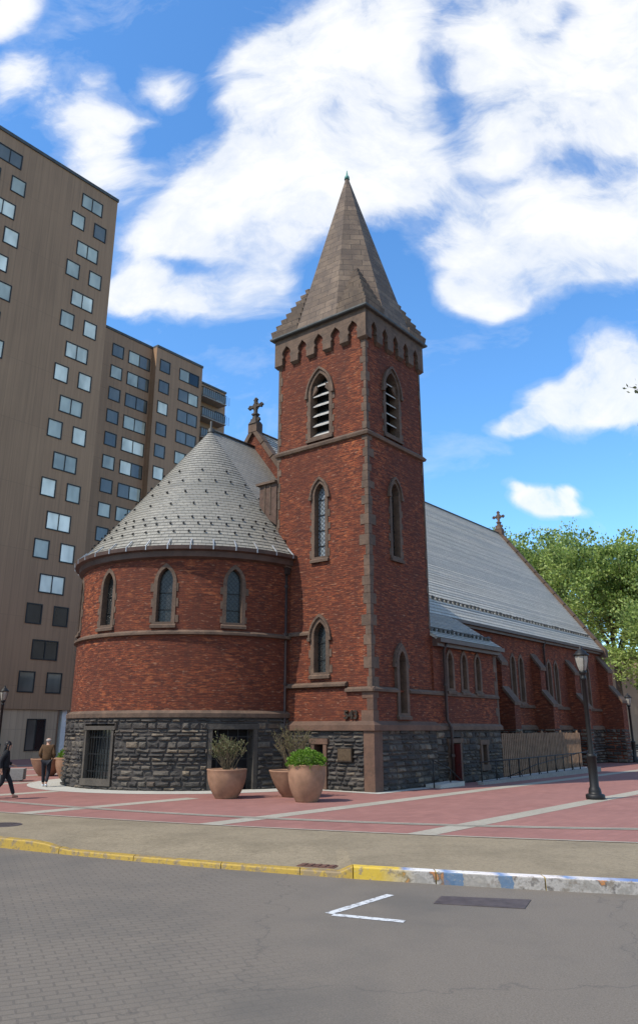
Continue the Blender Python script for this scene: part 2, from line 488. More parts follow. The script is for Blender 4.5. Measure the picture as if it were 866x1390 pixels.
M['hair_grey'] = simple('grey_hair', (.30, .27, .25), .7, 0, .2, 30, .2)
M['jacket_brown'] = simple('brown_suede', (.085, .045, .02), .85, 0, .3, 5, .3)
M['cloth_black'] = simple('black_cloth', (.010, .010, .012), .85, 0, .3, 6, .2)
M['cloth_navy'] = simple('navy_trousers', (.014, .015, .020), .85, 0, .3, 6, .2)
M['shoe_white'] = simple('white_trainers', (.55, .56, .58), .6, 0, .12, 9, 0)
M['shoe_tan'] = simple('tan_shoes', (.28, .12, .07), .6, 0, .15, 9, 0)
M['pink'] = simple('pink_cloth', (.62, .10, .17), .8, 0, .15, 6, .1)

# ------------------------------------------------------------------ site frame
CAM_H = 2.0
AZ = R(38.4)
ORG = Vector((1.88, 27.61, 0))
UV_ROT = R(90 - 38.4)
Ud = Vector((math.sin(AZ), math.cos(AZ), 0)); Vd = Vector((-math.cos(AZ), math.sin(AZ), 0))
def W(u, v, z=0.0): return ORG + Ud * u + Vd * v + Vector((0, 0, z))
def clampquad(a, b, c, lo=-10.0, hi=8.0):
    def f(x):
        if x < lo: return a + b * lo + c * lo * lo + (b + 2 * c * lo) * (x - lo)
        if x > hi: return a + b * hi + c * hi * hi + (b + 2 * c * hi) * (x - hi)
        return a + b * x + c * x * x
    return f
y_kerb = clampquad(13.28, -.398, .0165)
y_bound = clampquad(17.49, -.377, .0098)
y_drain = clampquad(19.31, -.365, .0186)
ROAD_Z = -.165

# ------------------------------------------------------------------ ground
def sheet(name, mat, xs, flo, fhi, z, ny=1):
    mb = MB()
    for a, b in zip(xs, xs[1:]):
        for k in range(ny):
            def P(x, t):
                y = flo(x) + (fhi(x) - flo(x)) * t
                return (x, y, z(x, y) if callable(z) else z)
            t0, t1 = k / ny, (k + 1) / ny
            mb.face([P(a, t0), P(b, t0), P(b, t1), P(a, t1)])
    o = mb.build(name, mat, weld=True)
    return tag(o, kind='structure')

def rng(a, b, n): return [a + (b - a) * i / n for i in range(n + 1)]
mb = MB(); mb.face([(-900, -900, -.3), (900, -900, -.3), (900, 900, -.3), (-900, 900, -.3)])
tag(mb.build('ground', M['far']), kind='structure')
xs = rng(-60, 60, 120)
sheet('road', M['road'], xs, lambda x: -40.0, lambda x: y_kerb(x) + .02, ROAD_Z)
sheet('plaza', M['plaza'], xs, y_bound, lambda x: 130.0, 0.0)

def sstep(t): t = max(0, min(1, t)); return t * t * (3 - 2 * t)
def dip(x):   # dropped kerb between the two raised ones
    return sstep((x + 5.35) / .9) * (1 - sstep((x - .30) / .22))
KW = .21
def side_z(x, y):
    w = (y - (y_kerb(x) + KW)) / 2.2
    return -.09 * dip(x) * (1 - sstep(w))
sheet('sidewalk', M['sidewalk'], rng(-60, -7, 30) + rng(-6.9, 1.5, 84) + rng(1.6, 60, 40), lambda x: y_kerb(x) + KW - .01, y_bound, side_z, 14)

# kerbs: a raised length at each side, a low lip across the drop
def kerb(name, x0, x1, n, mat, u0=0.0, gap=()):
    mb = MB()
    X = rng(x0, x1, n)
    def prof(x):
        y = y_kerb(x); s = math.hypot(1, 0)
        zt = -.09 * dip(x) + .003
        return [(x, y - .012, ROAD_Z - .02), (x, y, zt - .018), (x, y + .02, zt), (x, y + KW, zt), (x, y + KW, ROAD_Z - .05)]
    vv = [1.0, .6, .45, .1, 0]
    L = 0
    for a, b in zip(X, X[1:]):
        pa, pb = prof(a), prof(b); d = math.hypot(b - a, y_kerb(b) - y_kerb(a))
        for i in range(4):
            mb.face([pa[i], pb[i], pb[i + 1], pa[i + 1]], [(u0 + L, vv[i]), (u0 + L + d, vv[i]), (u0 + L + d, vv[i + 1]), (u0 + L, vv[i + 1])])
        L += d
    mb.face(prof(X[0])); mb.face(list(reversed(prof(X[-1]))))
    return tag(mb.build(name, mat), kind='structure')
joints = [-40, -14, -9.5, -7.4, -4.75, -3.2, -1.6, -.3, .52]
for a, b in zip(joints, joints[1:]): kerb('kerb', a + .006, b - .006, 8, M['kerb_y'])
uu = 0.0
for a, b in zip([.52, 1.72, 3.2, 4.9, 8, 20], [1.72, 3.2, 4.9, 8, 20, 45]):
    kerb('kerb', a + .008, b - .008, 8, M['kerb_m'], uu); uu += (b - a) * 1.06

# paving bands: parallel to the church, starting at the sidewalk edge
def along(v, u_start=-14.0):
    u = 30.0
    while u > -40:
        p = W(u, v)
        if p.y < y_bound(p.x) + .02: return u
        u -= .02
    return u
def band(v0, v1, u1, u0=None, z=.004):
    a0 = along(v0) if u0 is None else u0; a1 = along(v1) if u0 is None else u0
    mb = MB(); n = 12
    for i in range(n):
        f0, f1 = i / n, (i + 1) / n
        mb.face([W(a0 + (u1 - a0) * f0, v0, z), W(a0 + (u1 - a0) * f1, v0, z), W(a1 + (u1 - a1) * f1, v1, z), W(a1 + (u1 - a1) * f0, v1, z)])
    return tag(mb.build('paving_band', M['band']), kind='structure')
band(-7.05, -6.5, 60); band(-2.5, -1.95, 60); band(-12.0, -11.5, 60)
band(2.85, 3.4, -5.25); band(8.55, 9.15, -6.2); band(13.3, 13.9, 30); band(17.8, 18.4, 30); band(22.4, 23.0, 30); band(27, 27.6, 30)
mb = MB()   # pale ring round the apse and strip along the tower foot
ua, vc, RA = .2, 8.92, 5.02
for k in range(60):
    t0, t1 = R(-20 + 200 * k / 60), R(-20 + 200 * (k + 1) / 60)
    p = lambda r, t: W(ua - r * math.sin(t), vc + r * math.cos(t), .006)
    mb.face([p(5.0, t0), p(5.0, t1), p(6.35, t1), p(6.35, t0)])
tag(mb.build('paving_band', M['concrete']), kind='structure')
mb = MB()
mb.face([W(-.5, -.45, .008), W(4.6, -.45, .008), W(4.6, .1, .008), W(-.5, .1, .008)])
mb.face([W(-.5, .1, .008), W(.1, .1, .008), W(.1, 3.9, .008), W(-.5, 3.9, .008)])
tag(mb.build('paving_band', M['concrete']), kind='structure')
def strip(name, mat, f, o0, o1, z):
    mb = MB()
    for a, b in zip(xs, xs[1:]):
        mb.face([(a, f(a) + o0, z), (b, f(b) + o0, z), (b, f(b) + o1, z), (a, f(a) + o1, z)])
    tag(mb.build(name, mat), kind='structure')
strip('paving_band', M['band'], y_bound, 0, .11, .010)
strip('paving_band', M['band'], y_drain, -.14, -.02, .010)
strip('paving_band', M['band'], y_drain, .06, .18, .010)
strip('drain_channel', M['slot'], y_drain, -.02, .06, .009)
# painted corner mark on the road
mb = MB()
def seg(p, q, w):
    p = Vector(p); q = Vector(q); d = (q - p).normalized(); n = Vector((-d.y, d.x)) * w / 2
    mb.face([(p.x + n.x, p.y + n.y, ROAD_Z + .005), (p.x - n.x, p.y - n.y, ROAD_Z + .005), (q.x - n.x, q.y - n.y, ROAD_Z + .005), (q.x + n.x, q.y + n.y, ROAD_Z + .005)])
seg((.12, 10.72), (.98, 11.86), .12); mb_a = mb
seg((.17, 10.66), (1.01, 10.30), .12)
def m_roadpaint():
    m, nt, b = mat_new('worn_road_paint'); g = G(nt)
    n = g.noise(g.obj(), 14, 5, .75)
    c = g.ramp(n, [(.38, (.16, .15, .145)), (.5, (.52, .53, .53)), (.8, (.62, .63, .63))])
    g.l(c, b.inputs['Base Color']); b.inputs['Roughness'].default_value = .75
    return m
tag(mb.build('road_marking', m_roadpaint()), kind='structure')

# steel plate in the road, manhole in the sidewalk
mb = MB()
pl = [(1.66, 11.76), (2.82, 11.52), (2.6, 10.98), (1.49, 11.29)]
b_ = [(x, y, ROAD_Z - .02) for x, y in reversed(pl)]; t_ = [(x, y, ROAD_Z + .008) for x, y in reversed(pl)]
mb.hexa(b_, t_)
tag(mb.build('utility_plate', M['iron_plate']), 'dark rusty steel plate set in the road beside the kerb', 'cover')
mb = MB(); mb.lathe([(0, .012), (.40, .012), (.42, .004), (.42, -.02)], (0, 0, 0), 28, False)
for k in range(6): mb.box(-.25, .25, -.27 + k * .1, -.23 + k * .1, .012, .018)
tag(mb.build('manhole_cover', M['iron_plate'], loc=(-6.95, 18.5, .0)), 'round dark iron manhole cover in the tan sidewalk', 'cover')

mb = MB(); mb.box(-.34, .30, -.14, .14, -.05, .012)
for k in range(5): mb.box(-.28 + k * .12, -.22 + k * .12, -.10, .10, .0121, .022)
di = mb.build('drain_inlet', simple('rusted_iron', (.12, .06, .042), .8, .2, .5, 14), loc=(.0, y_kerb(.0) + .43, -.092)); di.rotation_euler = (0, 0, R(-21))
tag(di, 'rusty iron drain inlet in the sidewalk where the raised kerb begins', 'drain')
# ------------------------------------------------------------------ church
church = empty('church', ORG, UV_ROT, 'red brick gothic church with round apse, square bell tower and stone spire', 'church')
TU, TV = .05, .10          # upper tower planes
LU, LV = -.02, .02         # lower tower planes
TU2, TV2 = 4.15, 4.62
def mL(s, z, d): return (TU - d, s, z)
def mR(s, z, d): return (s, TV - d, z)
def mL0(s, z, d): return (LU - d, s, z)
def mR0(s, z, d): return (s, LV - d, z)
def mA(s, z, d):
    t = s / RA; r = RA + d
    return (ua - r * math.sin(t), vc + r * math.cos(t), z)
def mAn(s, z, d): return (s, .02 - d, z)          # annex south wall
NV = 2.4
def mN(s, z, d): return (s, NV - d, z)            # nave south wall
def mNn(s, z, d): return (s, 15.44 + d, z)
UE, UW = 3.1, 30.2
def mE(s, z, d): return (UE - d, s, z)
def mW_(s, z, d): return (UW + d, s, z)

def lancet(sc, z0, z1, w, n=8, k=1.0):
    """pointed outline: two arcs of radius k*w meeting at z1"""
    rad = k * w; h = w / 2
    rise = math.sqrt(rad * rad - (rad - h) ** 2)
    zs = z1 - rise
    a1 = math.acos((rad - h) / rad)
    pts = [(sc - h, z0), (sc + h, z0)]
    for i in range(n + 1):
        a = a1 * i / n
        pts.append((sc + h - rad + rad * math.cos(a), zs + rad * math.sin(a)))
    for i in range(n - 1, -1, -1):
        a = a1 * i / n
        pts.append((sc - h + rad - rad * math.cos(a), zs + rad * math.sin(a)))
    return pts
def archpart(l): return l[2:-0] if False else l[2:]

holes = {'L': [], 'R': [], 'L0': [], 'R0': [], 'A': [], 'An': [], 'N': []}
def lancet_window(mp, key, sc, z0, z1, w, sur=.13, depth=.30, fill='glass', glass='glass_dark', hood=True, quoins=True, proud=.035, sill=.22, name='lancet_window', stone='brown'):
    inner = lancet(sc, z0, z1, w)
    outer = lancet(sc, z0 - sill, z1 + sur * 1.15, w + 2 * sur)
    holes[key].append(outer)
    mb = MB()
    mb.plate(outer, [inner], mp, proud, -.08, -depth)
    # sloping sill
    h = w / 2 + sur + .04
    b = [mp(sc - h, z0 - sill, proud + .07), mp(sc + h, z0 - sill, proud + .07), mp(sc + h, z0 - sill, -.1), mp(sc - h, z0 - sill, -.1)]
    t = [mp(sc - h, z0 - sill + .10, proud + .07), mp(sc + h, z0 - sill + .10, proud + .07), mp(sc + h, z0 + .0, -.1), mp(sc - h, z0 + .0, -.1)]
    mb.hexa(b, t)
    zs = outer[2][1]
    if quoins:
        z = z0 - .02
        i = 0
        while z < zs - .3:
            hh = random.uniform(.22, .32)
            if i % 2 == 0:
                for sgn in (-1, 1):
                    e = w / 2 + sur
                    a, bb = sorted((sc + sgn * (e - .02), sc + sgn * (e + random.uniform(.06, .13))))
                    mb.mbox(mp, a, bb, z, z + hh, proud - .012, -.05)
            z += hh; i += 1
    if hood:
        o1 = lancet(sc, z0, z1 + sur * 1.15, w + 2 * sur)[2:]
        o2 = lancet(sc, z0, z1 + sur * 1.15 + .11, w + 2 * sur + .17)[2:]
        for i in range(len(o1) - 1):
            a, b2, c, d = o1[i], o1[i + 1], o2[i + 1], o2[i]
            f = [mp(*q, .10) for q in (a, b2, c, d)]; bk = [mp(*q, -.04) for q in (a, b2, c, d)]
            mb.hexa(bk, f)
        for q1, q2, sg in ((o1[0], o2[0], 1), (o1[-1], o2[-1], -1)):   # label stops
            s_mid = (q1[0] + q2[0]) / 2
            mb.mbox(mp, s_mid - .07, s_mid + .07, q1[1] - .12, q1[1] + .01, .12, -.04)
    win = mb.build(name, M[stone], church)
    if fill == 'glass':
        p = MB(); p.fill(inner, [], mp, -depth + .06); p.build('pane', M[glass], win)
        f = MB()
        zz = z0 + .45
        while zz < zs + .1:
            f.mbox(mp, sc - w / 2 + .005, sc + w / 2 - .005, zz, zz + .03, -depth + .09, -depth + .05); zz += .62
        f.build('glazing_bar', M['black'], win)
    elif fill == 'louver':
        p = MB(); p.fill(inner, [], mp, -depth - .02); p.build('dark_backing', M['unlit_black'], win)
        zz = z0 + .03
        while zz < z1 - .5:
            half = w / 2 - .01
            l = MB()
            bq = [mp(sc - half, zz, -.10), mp(sc + half, zz, -.10), mp(sc + half, zz + .26, -depth - .01), mp(sc - half, zz + .26, -depth - .01)]
            tq = [(q[0], q[1], q[2] + .05) for q in bq]
            l.hexa(bq, tq)
            l.build('louver', M['louver'], win)
            zz += .44
        # cusped head
        zc = inner[2][1]
        for sg in (-1, 1):
            c = MB()
            a = [(sc + sg * w / 2, zc - .12), (sc + sg * w * .22, zc + .14), (sc + sg * w * .24, zc + .34), (sc + sg * w / 2 * .93, zc + .28)]
            if sg > 0: a = a[::-1]
            c.plate(a, [], mp, -.06, -.14)
            c.build('tracery', M['brown'], win)
    return win

def rect(s0, s1, z0, z1): return [(s0, z0), (s1, z0), (s1, z1), (s0, z1)]

# --- tower windows (left face = v axis, right face = u axis)
CL, CR = 2.38, 1.88
lancet_window(mL, 'L', CL, 13.28, 16.05, .95, .16, .42, 'louver')
lancet_window(mR, 'R', CR, 13.28, 16.05, .95, .16, .42, 'louver')
lancet_window(mL, 'L', CL, 8.3, 11.25, .52, .14, .30, glass='glass_pale')
lancet_window(mR, 'R', CR, 8.3, 11.25, .52, .14, .30)
lancet_window(mL, 'L', CL, 3.98, 5.82, .56, .16, .30)
lancet_window(mR, 'R', CR, 2.55, 4.75, .44, .17, .30, proud=.13, quoins=False)
holes['R0'].append(lancet(CR, 2.55 - .22, 4.75 + .17 * 1.15, .44 + .34))
# --- apse windows
for th in (62, 91.5, 120.7, 150.0):
    lancet_window(mA, 'A', R(th) * RA, 5.72, 7.72, .58, .14, .26, hood=False)
# --- annex triple lancets, nave pairs
for u in (5.45, 6.62, 7.82):
    lancet_window(mAn, 'An', u, 3.55, 4.95, .34, .15, .22, hood=False, quoins=False)
for u in (11.6, 12.6, 16.5, 17.5, 21.3, 22.3, 26.4, 27.4):
    lancet_window(mN, 'N', u, 3.4, 5.7, .42, .16, .24, hood=False, quoins=False)

# --- walls
SZ = 2.08
LZ = 3.38
WT = MB()
WT.fill(rect(TV, TV2, LZ - .1, 18.2), holes['L'], mL)
WT.fill(rect(TU, TU2, LZ - .1, 18.2), [h for h in holes['R'][:2]] + [[(a, max(b, LZ - .02)) for a, b in holes['R'][2]]], mR)
WT.face([(TU2, TV, 0), (TU2, TV2, 0), (TU2, TV2, 18.2), (TU2, TV, 18.2)])
WT.face([(TU, TV2, 0), (TU2, TV2, 0), (TU2, TV2, 18.2), (TU, TV2, 18.2)])
WT.fill(rect(LV, TV2, SZ - .05, LZ), [], mL0)
rh = [(a, min(b, LZ - .001)) for a, b in holes['R0'][0]]
hb = holes['R0'][0]
s0_, s1_ = hb[0][0], hb[1][0]
WT.fill([(LU, SZ - .05), (TU2, SZ - .05), (TU2, LZ), (s1_, LZ), (s1_, hb[0][1]), (s0_, hb[0][1]), (s0_, LZ), (LU, LZ)], [], mR0)
WT.build('tower_wall', M['brick'], church)

# apse wall
AW = MB()
ss = [R(t) * RA for t in range(0, 181, 2)]
AW.fill(rect(0, math.pi * RA, 2.5, 8.45), holes['A'], mA, 0, ss[1:-1])
AW.build('apse_wall', M['brick'], church)
# chancel north wall, nave walls, annex walls, gables
EAV, RIDGE, VEAVE = 7.0, 16.02, 2.15
def nave_poly(z0):
    return [(NV, z0), (15.44, z0), (15.44, 7.25), (vc, RIDGE - .1), (NV, 7.25)]
NW = MB()
NW.fill(rect(9.5, UW, 0, 7.2), holes['N'], mN)
NW.fill(rect(UE, UW, 0, 7.2), [], mNn)
NW.fill(nave_poly(0), [], mE)
NW.fill(nave_poly(0), [], mW_)
NW.face([(ua, vc + RA, 0), (UE, vc + RA, 0), (UE, vc + RA, 8.45), (ua, vc + RA, 8.45)])
NW.build('nave_wall', M['brick'], church)
DOOR = (5.05, 5.85, -.02, 1.50)
AWn = MB()
AWn.fill(rect(TU2 + .001, 9.6, SZ - .05, 5.5), holes['An'], mAn)
AWn.face([(TU2 + .001, .02, SZ - .1), (TU2 + .001, .3, SZ - .1), (TU2 + .001, .3, 5.6), (TU2 + .001, .02, 5.5)])
AWn.face([(9.6, .02, 0), (9.6, NV, 0), (9.6, NV, 6.9), (9.6, .02, 5.5)])
AWn.build('annex_wall', M['brick'], church)

# --- rough stone base: individual blocks, courses of uneven height
def blocks(mb, mp, s0, s1, z0, z1, openings=(), dmin=.015, dmax=.085, big=.82, d_base=0.0):
    z = z0
    while z < z1 - .02:
        h = random.choice((.14, .19, .24, .30)) * big
        if z + h > z1 - .08: h = z1 - z
        s = s0
        while s < s1 - .02:
            w = random.uniform(.28, .75) * big
            if s + w > s1 - .15: w = s1 - s
            segs = [(s, s + w)]
            for (a, b, c, d) in openings:
                if z < d - .03 and z + h > c + .03:
                    ns = []
                    for p, q in segs:
                        if q <= a or p >= b: ns.append((p, q)); continue
                        if p < a - .05: ns.append((p, a))
                        if q > b + .05: ns.append((b, q))
                    segs = ns
            for p, q in segs:
                g = .010; pr = d_base + random.uniform(dmin, dmax)
                a, b, c, d = p + g, q - g, z + g, z + h - g
                i = min(.045, (b - a) * .25, (d - c) * .3)
                J = lambda: random.uniform(-.015, .015)
                o = [(a, c), (b, c), (b, d), (a, d)]
                n = [(a + i + J(), c + i + J() * .5), ((a + b) / 2 + J() * 2, c + i * .8), (b - i + J(), c + i + J() * .5), (b - i + J(), d - i + J() * .5), ((a + b) / 2 + J() * 2, d - i * .8), (a + i + J(), d - i + J() * .5)]
                ds = [pr + random.uniform(-.03, .02) for _ in n]
                N = [mp(x, y, dd) for (x, y), dd in zip(n, ds)]
                mid = mp((a + b) / 2 + J() * 3, (c + d) / 2 + J(), pr + random.uniform(.0, .035))
                B = [mp(x, y, d_base - .02) for x, y in o]
                st = len(mb.v)
                mb.v += [tuple(v) for v in B + N + [mid]]
                F = [(0, 1, 6, 5, 4), (1, 2, 7, 6), (2, 3, 9, 8, 7), (3, 0, 4, 9)]
                F += [(4 + k, 4 + (k + 1) % 6, 10) for k in range(6)]
                uvs = [(x, y) for x, y in o + n] + [((a + b) / 2, (c + d) / 2)]
                for f in F:
                    mb.f.append(tuple(st + k for k in f)); mb.uv.append([uvs[k] for k in f]); mb.sm.append(False)
            s += w
        z += h
def base_wall(name, mp, s0, s1, z1, openings, cuts=None, d=0.0):
    mb = MB(); blocks(mb, mp, s0, s1, .0, z1, openings, d_base=d)
    o = mb.build(name, M['stone'], church)
    b = MB()
    hs = [rect(a, bb, max(c, .005), dd) for (a, bb, c, dd) in openings]
    b.fill(rect(s0, s1, -.05, z1), hs, mp, d, cuts)
    b.build('mortar_bed', M['mortar'], o)
    return o
sA = lambda deg: R(deg) * RA
AP_OPEN = [(sA(86), sA(101), .34, 1.98), (sA(143), sA(160), .02, 2.0)]
AZ1 = 2.50
base_wall('apse_base', mA, 0, math.pi * RA, AZ1, [(a - .16, b + .16, max(c - .22, .0), d + .2) for a, b, c, d in AP_OPEN], ss[1:-1], .06)
LB_OPEN = (2.14, 2.54, .02, 1.50)
base_wall('tower_base', mL0, .42, TV2 - .6, SZ, [(1.98, 2.72, .0, 1.70)])
base_wall('tower_base', mR0, .40, TU2, SZ, [])
base_wall('annex_base', mAn, TU2, 9.6, SZ, [(DOOR[0] - .12, DOOR[1] + .2, 0.0, 1.7), (7.55, 8.25, .35, 1.55)])
base_wall('nave_base', mN, 9.6, UW, SZ, [])

# --- openings in the stone base
def rect_opening(mp, a, b, c, d, sur, name, depth=.3, bars=0, back='pane_dark', stone='brown', low=True, n=1):
    mb = MB()
    outer = rect(a - sur, b + sur, c - (.2 if low else 0), d + sur); inner = rect(a, b, c, d)
    mb.mbox(mp, a - sur, a, c, d, .09, -depth); mb.mbox(mp, b, b + sur, c, d, .09, -depth)
    mb.mbox(mp, a - sur - .06, b + sur + .06, d, d + sur + .04, .11, -depth, n)
    if low: mb.mbox(mp, a - sur - .03, b + sur + .03, c - .22, c, .13, -depth, n)
    w = mb.build(name, M[stone], church)
    p = MB(); p.mbox(mp, a, b, c, d, -depth + .04, -depth, n); p.build('pane', M[back], w)  # in unglazed openings this sheet is coloured near-black for interior shade
    if bars:
        f = MB()
        for i in range(bars):
            s = a + (b - a) * (i + .5) / bars
            f.mbox(mp, s - .014, s + .014, c, d, -.02, -.05)
        for zz in (c + .25, (c + d) / 2, d - .25): f.mbox(mp, a, b, zz - .014, zz + .014, -.025, -.045, n)
        f.build('grille', M['black'], w)
    return w
rect_opening(mA, *AP_OPEN[0], .10, 'basement_window', .35, 9, n=4, stone='grey_stone')
rect_opening(mA, *AP_OPEN[1], .15, 'basement_doorway', .4, 4, 'unlit_black', low=False, n=4, stone='grey_stone')
rect_opening(mL0, *LB_OPEN, .15, 'basement_window', .3, 0, 'unlit_black', 'brown_warm', False)
rect_opening(mAn, 7.72, 8.08, .62, 1.40, .15, 'basement_window', .25, 0, 'unlit_black')
dw = rect_opening(mAn, *DOOR, .12, 'doorway', .8, 0, 'unlit_black', low=False)
mb = MB(); mb.box(5.12, 5.17, -.45, .02, .02, 1.46)
door = mb.build('door', M['red_door'], church); tag(door, 'red door standing open')
mb = MB(); mb.tube([(5.10, -.40, .72), (5.06, -.40, .72), (5.06, -.34, .72)], .012); mb.build('handle', M['black'], door)

# --- brownstone: corner pilaster, quoins, string courses
mb = MB()
mb.box(LU - .06, .42, LV - .06, .40, 0, SZ)
mb.build('corner_pilaster', M['brown_warm'], church)
def quoins(mp_side, z0, z1, wmin, wmax, hmin=.28, hmax=.42, thick=.012):
    mb = MB(); z = z0; i = 0
    while z < z1 - .05:
        h = min(random.uniform(hmin, hmax), z1 - z)
        a = random.uniform(wmin, wmax); b = random.uniform(wmin, wmax)
        if i % 2: a *= .55; b *= .55
        mp_side(mb, a, b, z + .006, z + h - .006); z += h; i += 1
    return mb
def q_corner(u0, v0):
    return lambda mb, a, b, z0, z1: mb.box(u0 - .018, u0 + b, v0 - .018, v0 + a, z0, z1)
quoins(q_corner(LU, LV), SZ + .15, LZ - .1, .25, .55).build('quoins', M['brown_warm'], church)
quoins(q_corner(TU, TV), LZ, 12.85, .16, .46).build('quoins', M['brown'], church)
quoins(q_corner(TU, TV), 13.05, 17.0, .16, .26).build('quoins', M['brown'], church)
quoins(lambda mb, a, b, z0, z1: mb.box(TU - .018, TU + b, TV2 - a, TV2 + .018, z0, z1), 8.4, 17.0, .14, .26).build('quoins', M['brown'], church)
quoins(lambda mb, a, b, z0, z1: mb.box(TU2 - a, TU2 + .018, TV - .018, TV + b, z0, z1), LZ + 2.4, 17.0, .08, .15).build('quoins', M['brown'], church)

def square_band(mb, u0, u1, v0, v1, prof):
    rings = [[(u0 - d, v0 - d, z), (u1 + d, v0 - d, z), (u1 + d, v1 + d, z), (u0 - d, v1 + d, z)] for d, z in prof]
    mb.loft(rings)
mb = MB(); square_band(mb, TU, TU2, TV, TV2, [(-.05, 12.76), (.10, 12.80), (.13, 12.90), (.02, 13.02), (-.05, 13.03)])
mb.build('belt_course', M['brown'], church)
mb = MB(); square_band(mb, LU, TU2 - .05, LV, TV2 - .1, [(-.05, SZ - .14), (.13, SZ - .12), (.14, SZ + .06), (.01, SZ + .2), (-.05, SZ + .2)])
mb.build('water_table', M['brown_warm'], church)
def run(mp, s0, s1, prof, n=1, mb=None):
    own = mb is None
    if own: mb = MB()
    for i in range(n):
        a = s0 + (s1 - s0) * i / n; b = s0 + (s1 - s0) * (i + 1) / n
        for (d0, z0), (d1, z1) in zip(prof, prof[1:]):
            mb.face([mp(a, z0, d0), mp(b, z0, d0), mp(b, z1, d1), mp(a, z1, d1)])
    for s in (s0, s1): mb.face([mp(s, z, d) for d, z in prof])
    return mb
P_ = lambda z, o=.11: [(-.05, z - .08), (o, z - .06), (o, z + .02), (.0, z + .10), (-.05, z + .10)]
mb = MB()
run(mL0, LV - .08, 1.16, P_(LZ - .06), 1, mb); run(mR0, LU - .08, s0_ - .01, P_(LZ - .06), 1, mb); run(mR0, s1_ + .01, TU2, P_(LZ - .06), 1, mb)
run(mL0, 1.12, TV2 - .2, P_(LZ + .14, .13), 1, mb)
m2 = MB(); run(mL, CL + .49, TV2, P_(5.42), 1, m2); m2.build('string_course', M['brown'], church)
mb.build('string_course', M['brown'], church)
mb = MB(); run(mA, 0, math.pi * RA, P_(5.33, .12), 90, mb); mb.build('string_course', M['brown'], church)
mb = MB(); run(mA, 0, math.pi * RA, [(-.05, AZ1 - .12), (.15, AZ1 - .1), (.16, AZ1 + .04), (.02, AZ1 + .14), (-.05, AZ1 + .14)], 90, mb); mb.build('water_table', M['brown'], church)
mb = MB(); run(mAn, TU2, 9.6, P_(LZ - .06, .07), 1, mb); run(mAn, TU2, 9.66, [(-.05, SZ - .12), (.12, SZ - .1), (.12, SZ + .04), (.0, SZ + .14), (-.05, SZ + .14)], 1, mb)
mb.build('string_course', M['brown'], church)
mb = MB(); run(mN, 9.6, UW, P_(3.15, .08), 1, mb); run(mN, 9.6, UW, [(-.05, SZ - .12), (.12, SZ - .1), (.12, SZ + .04), (.0, SZ + .14), (-.05, SZ + .14)], 1, mb)
mb.build('string_course', M['brown'], church)
mb = MB(); z = SZ + .15
while z < 5.3:
    h = random.uniform(.3, .4); w = random.choice((.14, .3)); mb.mbox(mAn, 9.6 - w, 9.615, z, z + h - .01, .015, -.1); z += h
mb.build('quoins', M['brown'], church)

# --- corbel table under the spire
def corbel_shape(s0, s1, zt, zb):
    n = 5; pend = .42
    pts = [(s0, zt), (s0, zb)]
    wA = (s1 - s0 - pend) / n
    s = s0
    for k in range(n):
        a = s + pend; b = s + wA
        c = (a + b) / 2; h = (b - a) / 2
        half = [(h, .0), (h, .30), (h * .80, .33), (h * .78, .40), (h * .98, .46), (h * 1.02, .54), (h * .90, .63), (h * .55, .72), (h * .22, .80)]
        pts += [(c - q, zb + zz) for q, zz in half] + [(c, zb + .86)] + [(c + q, zb + zz) for q, zz in reversed(half)]
        s = b
        pts += [(b, zb)]
        s = s0 + wA * (k + 1)
    pts += [(s1, zb), (s1, zt)]
    out = []
    for p in pts:
        if not out or (abs(p[0] - out[-1][0]) + abs(p[1] - out[-1][1])) > 1e-4: out.append(p)
    return out
mb = MB(); CO = .15; ZB, ZT = 16.96, 18.22
mb.plate(corbel_shape(TV - CO, TV2 + CO, ZT, ZB), [], mL, CO, -.02)
mb.plate(corbel_shape(TU - CO + .004, TU2 + CO, ZT, ZB), [], mR, CO, -.02)
mb.plate(corbel_shape(TV - CO + .004, TV2 + CO - .004, ZT - .002, ZB), [], lambda s, z, d: (TU2 + d - .003, s, z), CO, -.02)
mb.plate(corbel_shape(TU - CO + .006, TU2 + CO - .006, ZT - .002, ZB), [], lambda s, z, d: (s, TV2 + d - .003, z), CO, -.02)
mb.build('corbel_table', M['brown'], church)
# drip blocks under each pendant
for k in range(6):
    for mp, a0, a1 in ((mL, TV - CO, TV2 + CO), (mR, TU - CO, TU2 + CO)):
        wA = (a1 - a0 - .42) / 5; s = a0 + wA * k
        if k == 0 and mp is mR: continue
        mb = MB()
        mb.hexa([mp(s + .06, ZB - .10, .03), mp(s + .36, ZB - .10, .03), mp(s + .36, ZB - .10, -.03), mp(s + .06, ZB - .10, -.03)],
                [mp(s - .012, ZB + .0, CO + .015), mp(s + .432, ZB + .0, CO + .015), mp(s + .432, ZB + .0, -.03), mp(s - .012, ZB + .0, -.03)])
        mb.build('corbel', M['brown'], church)
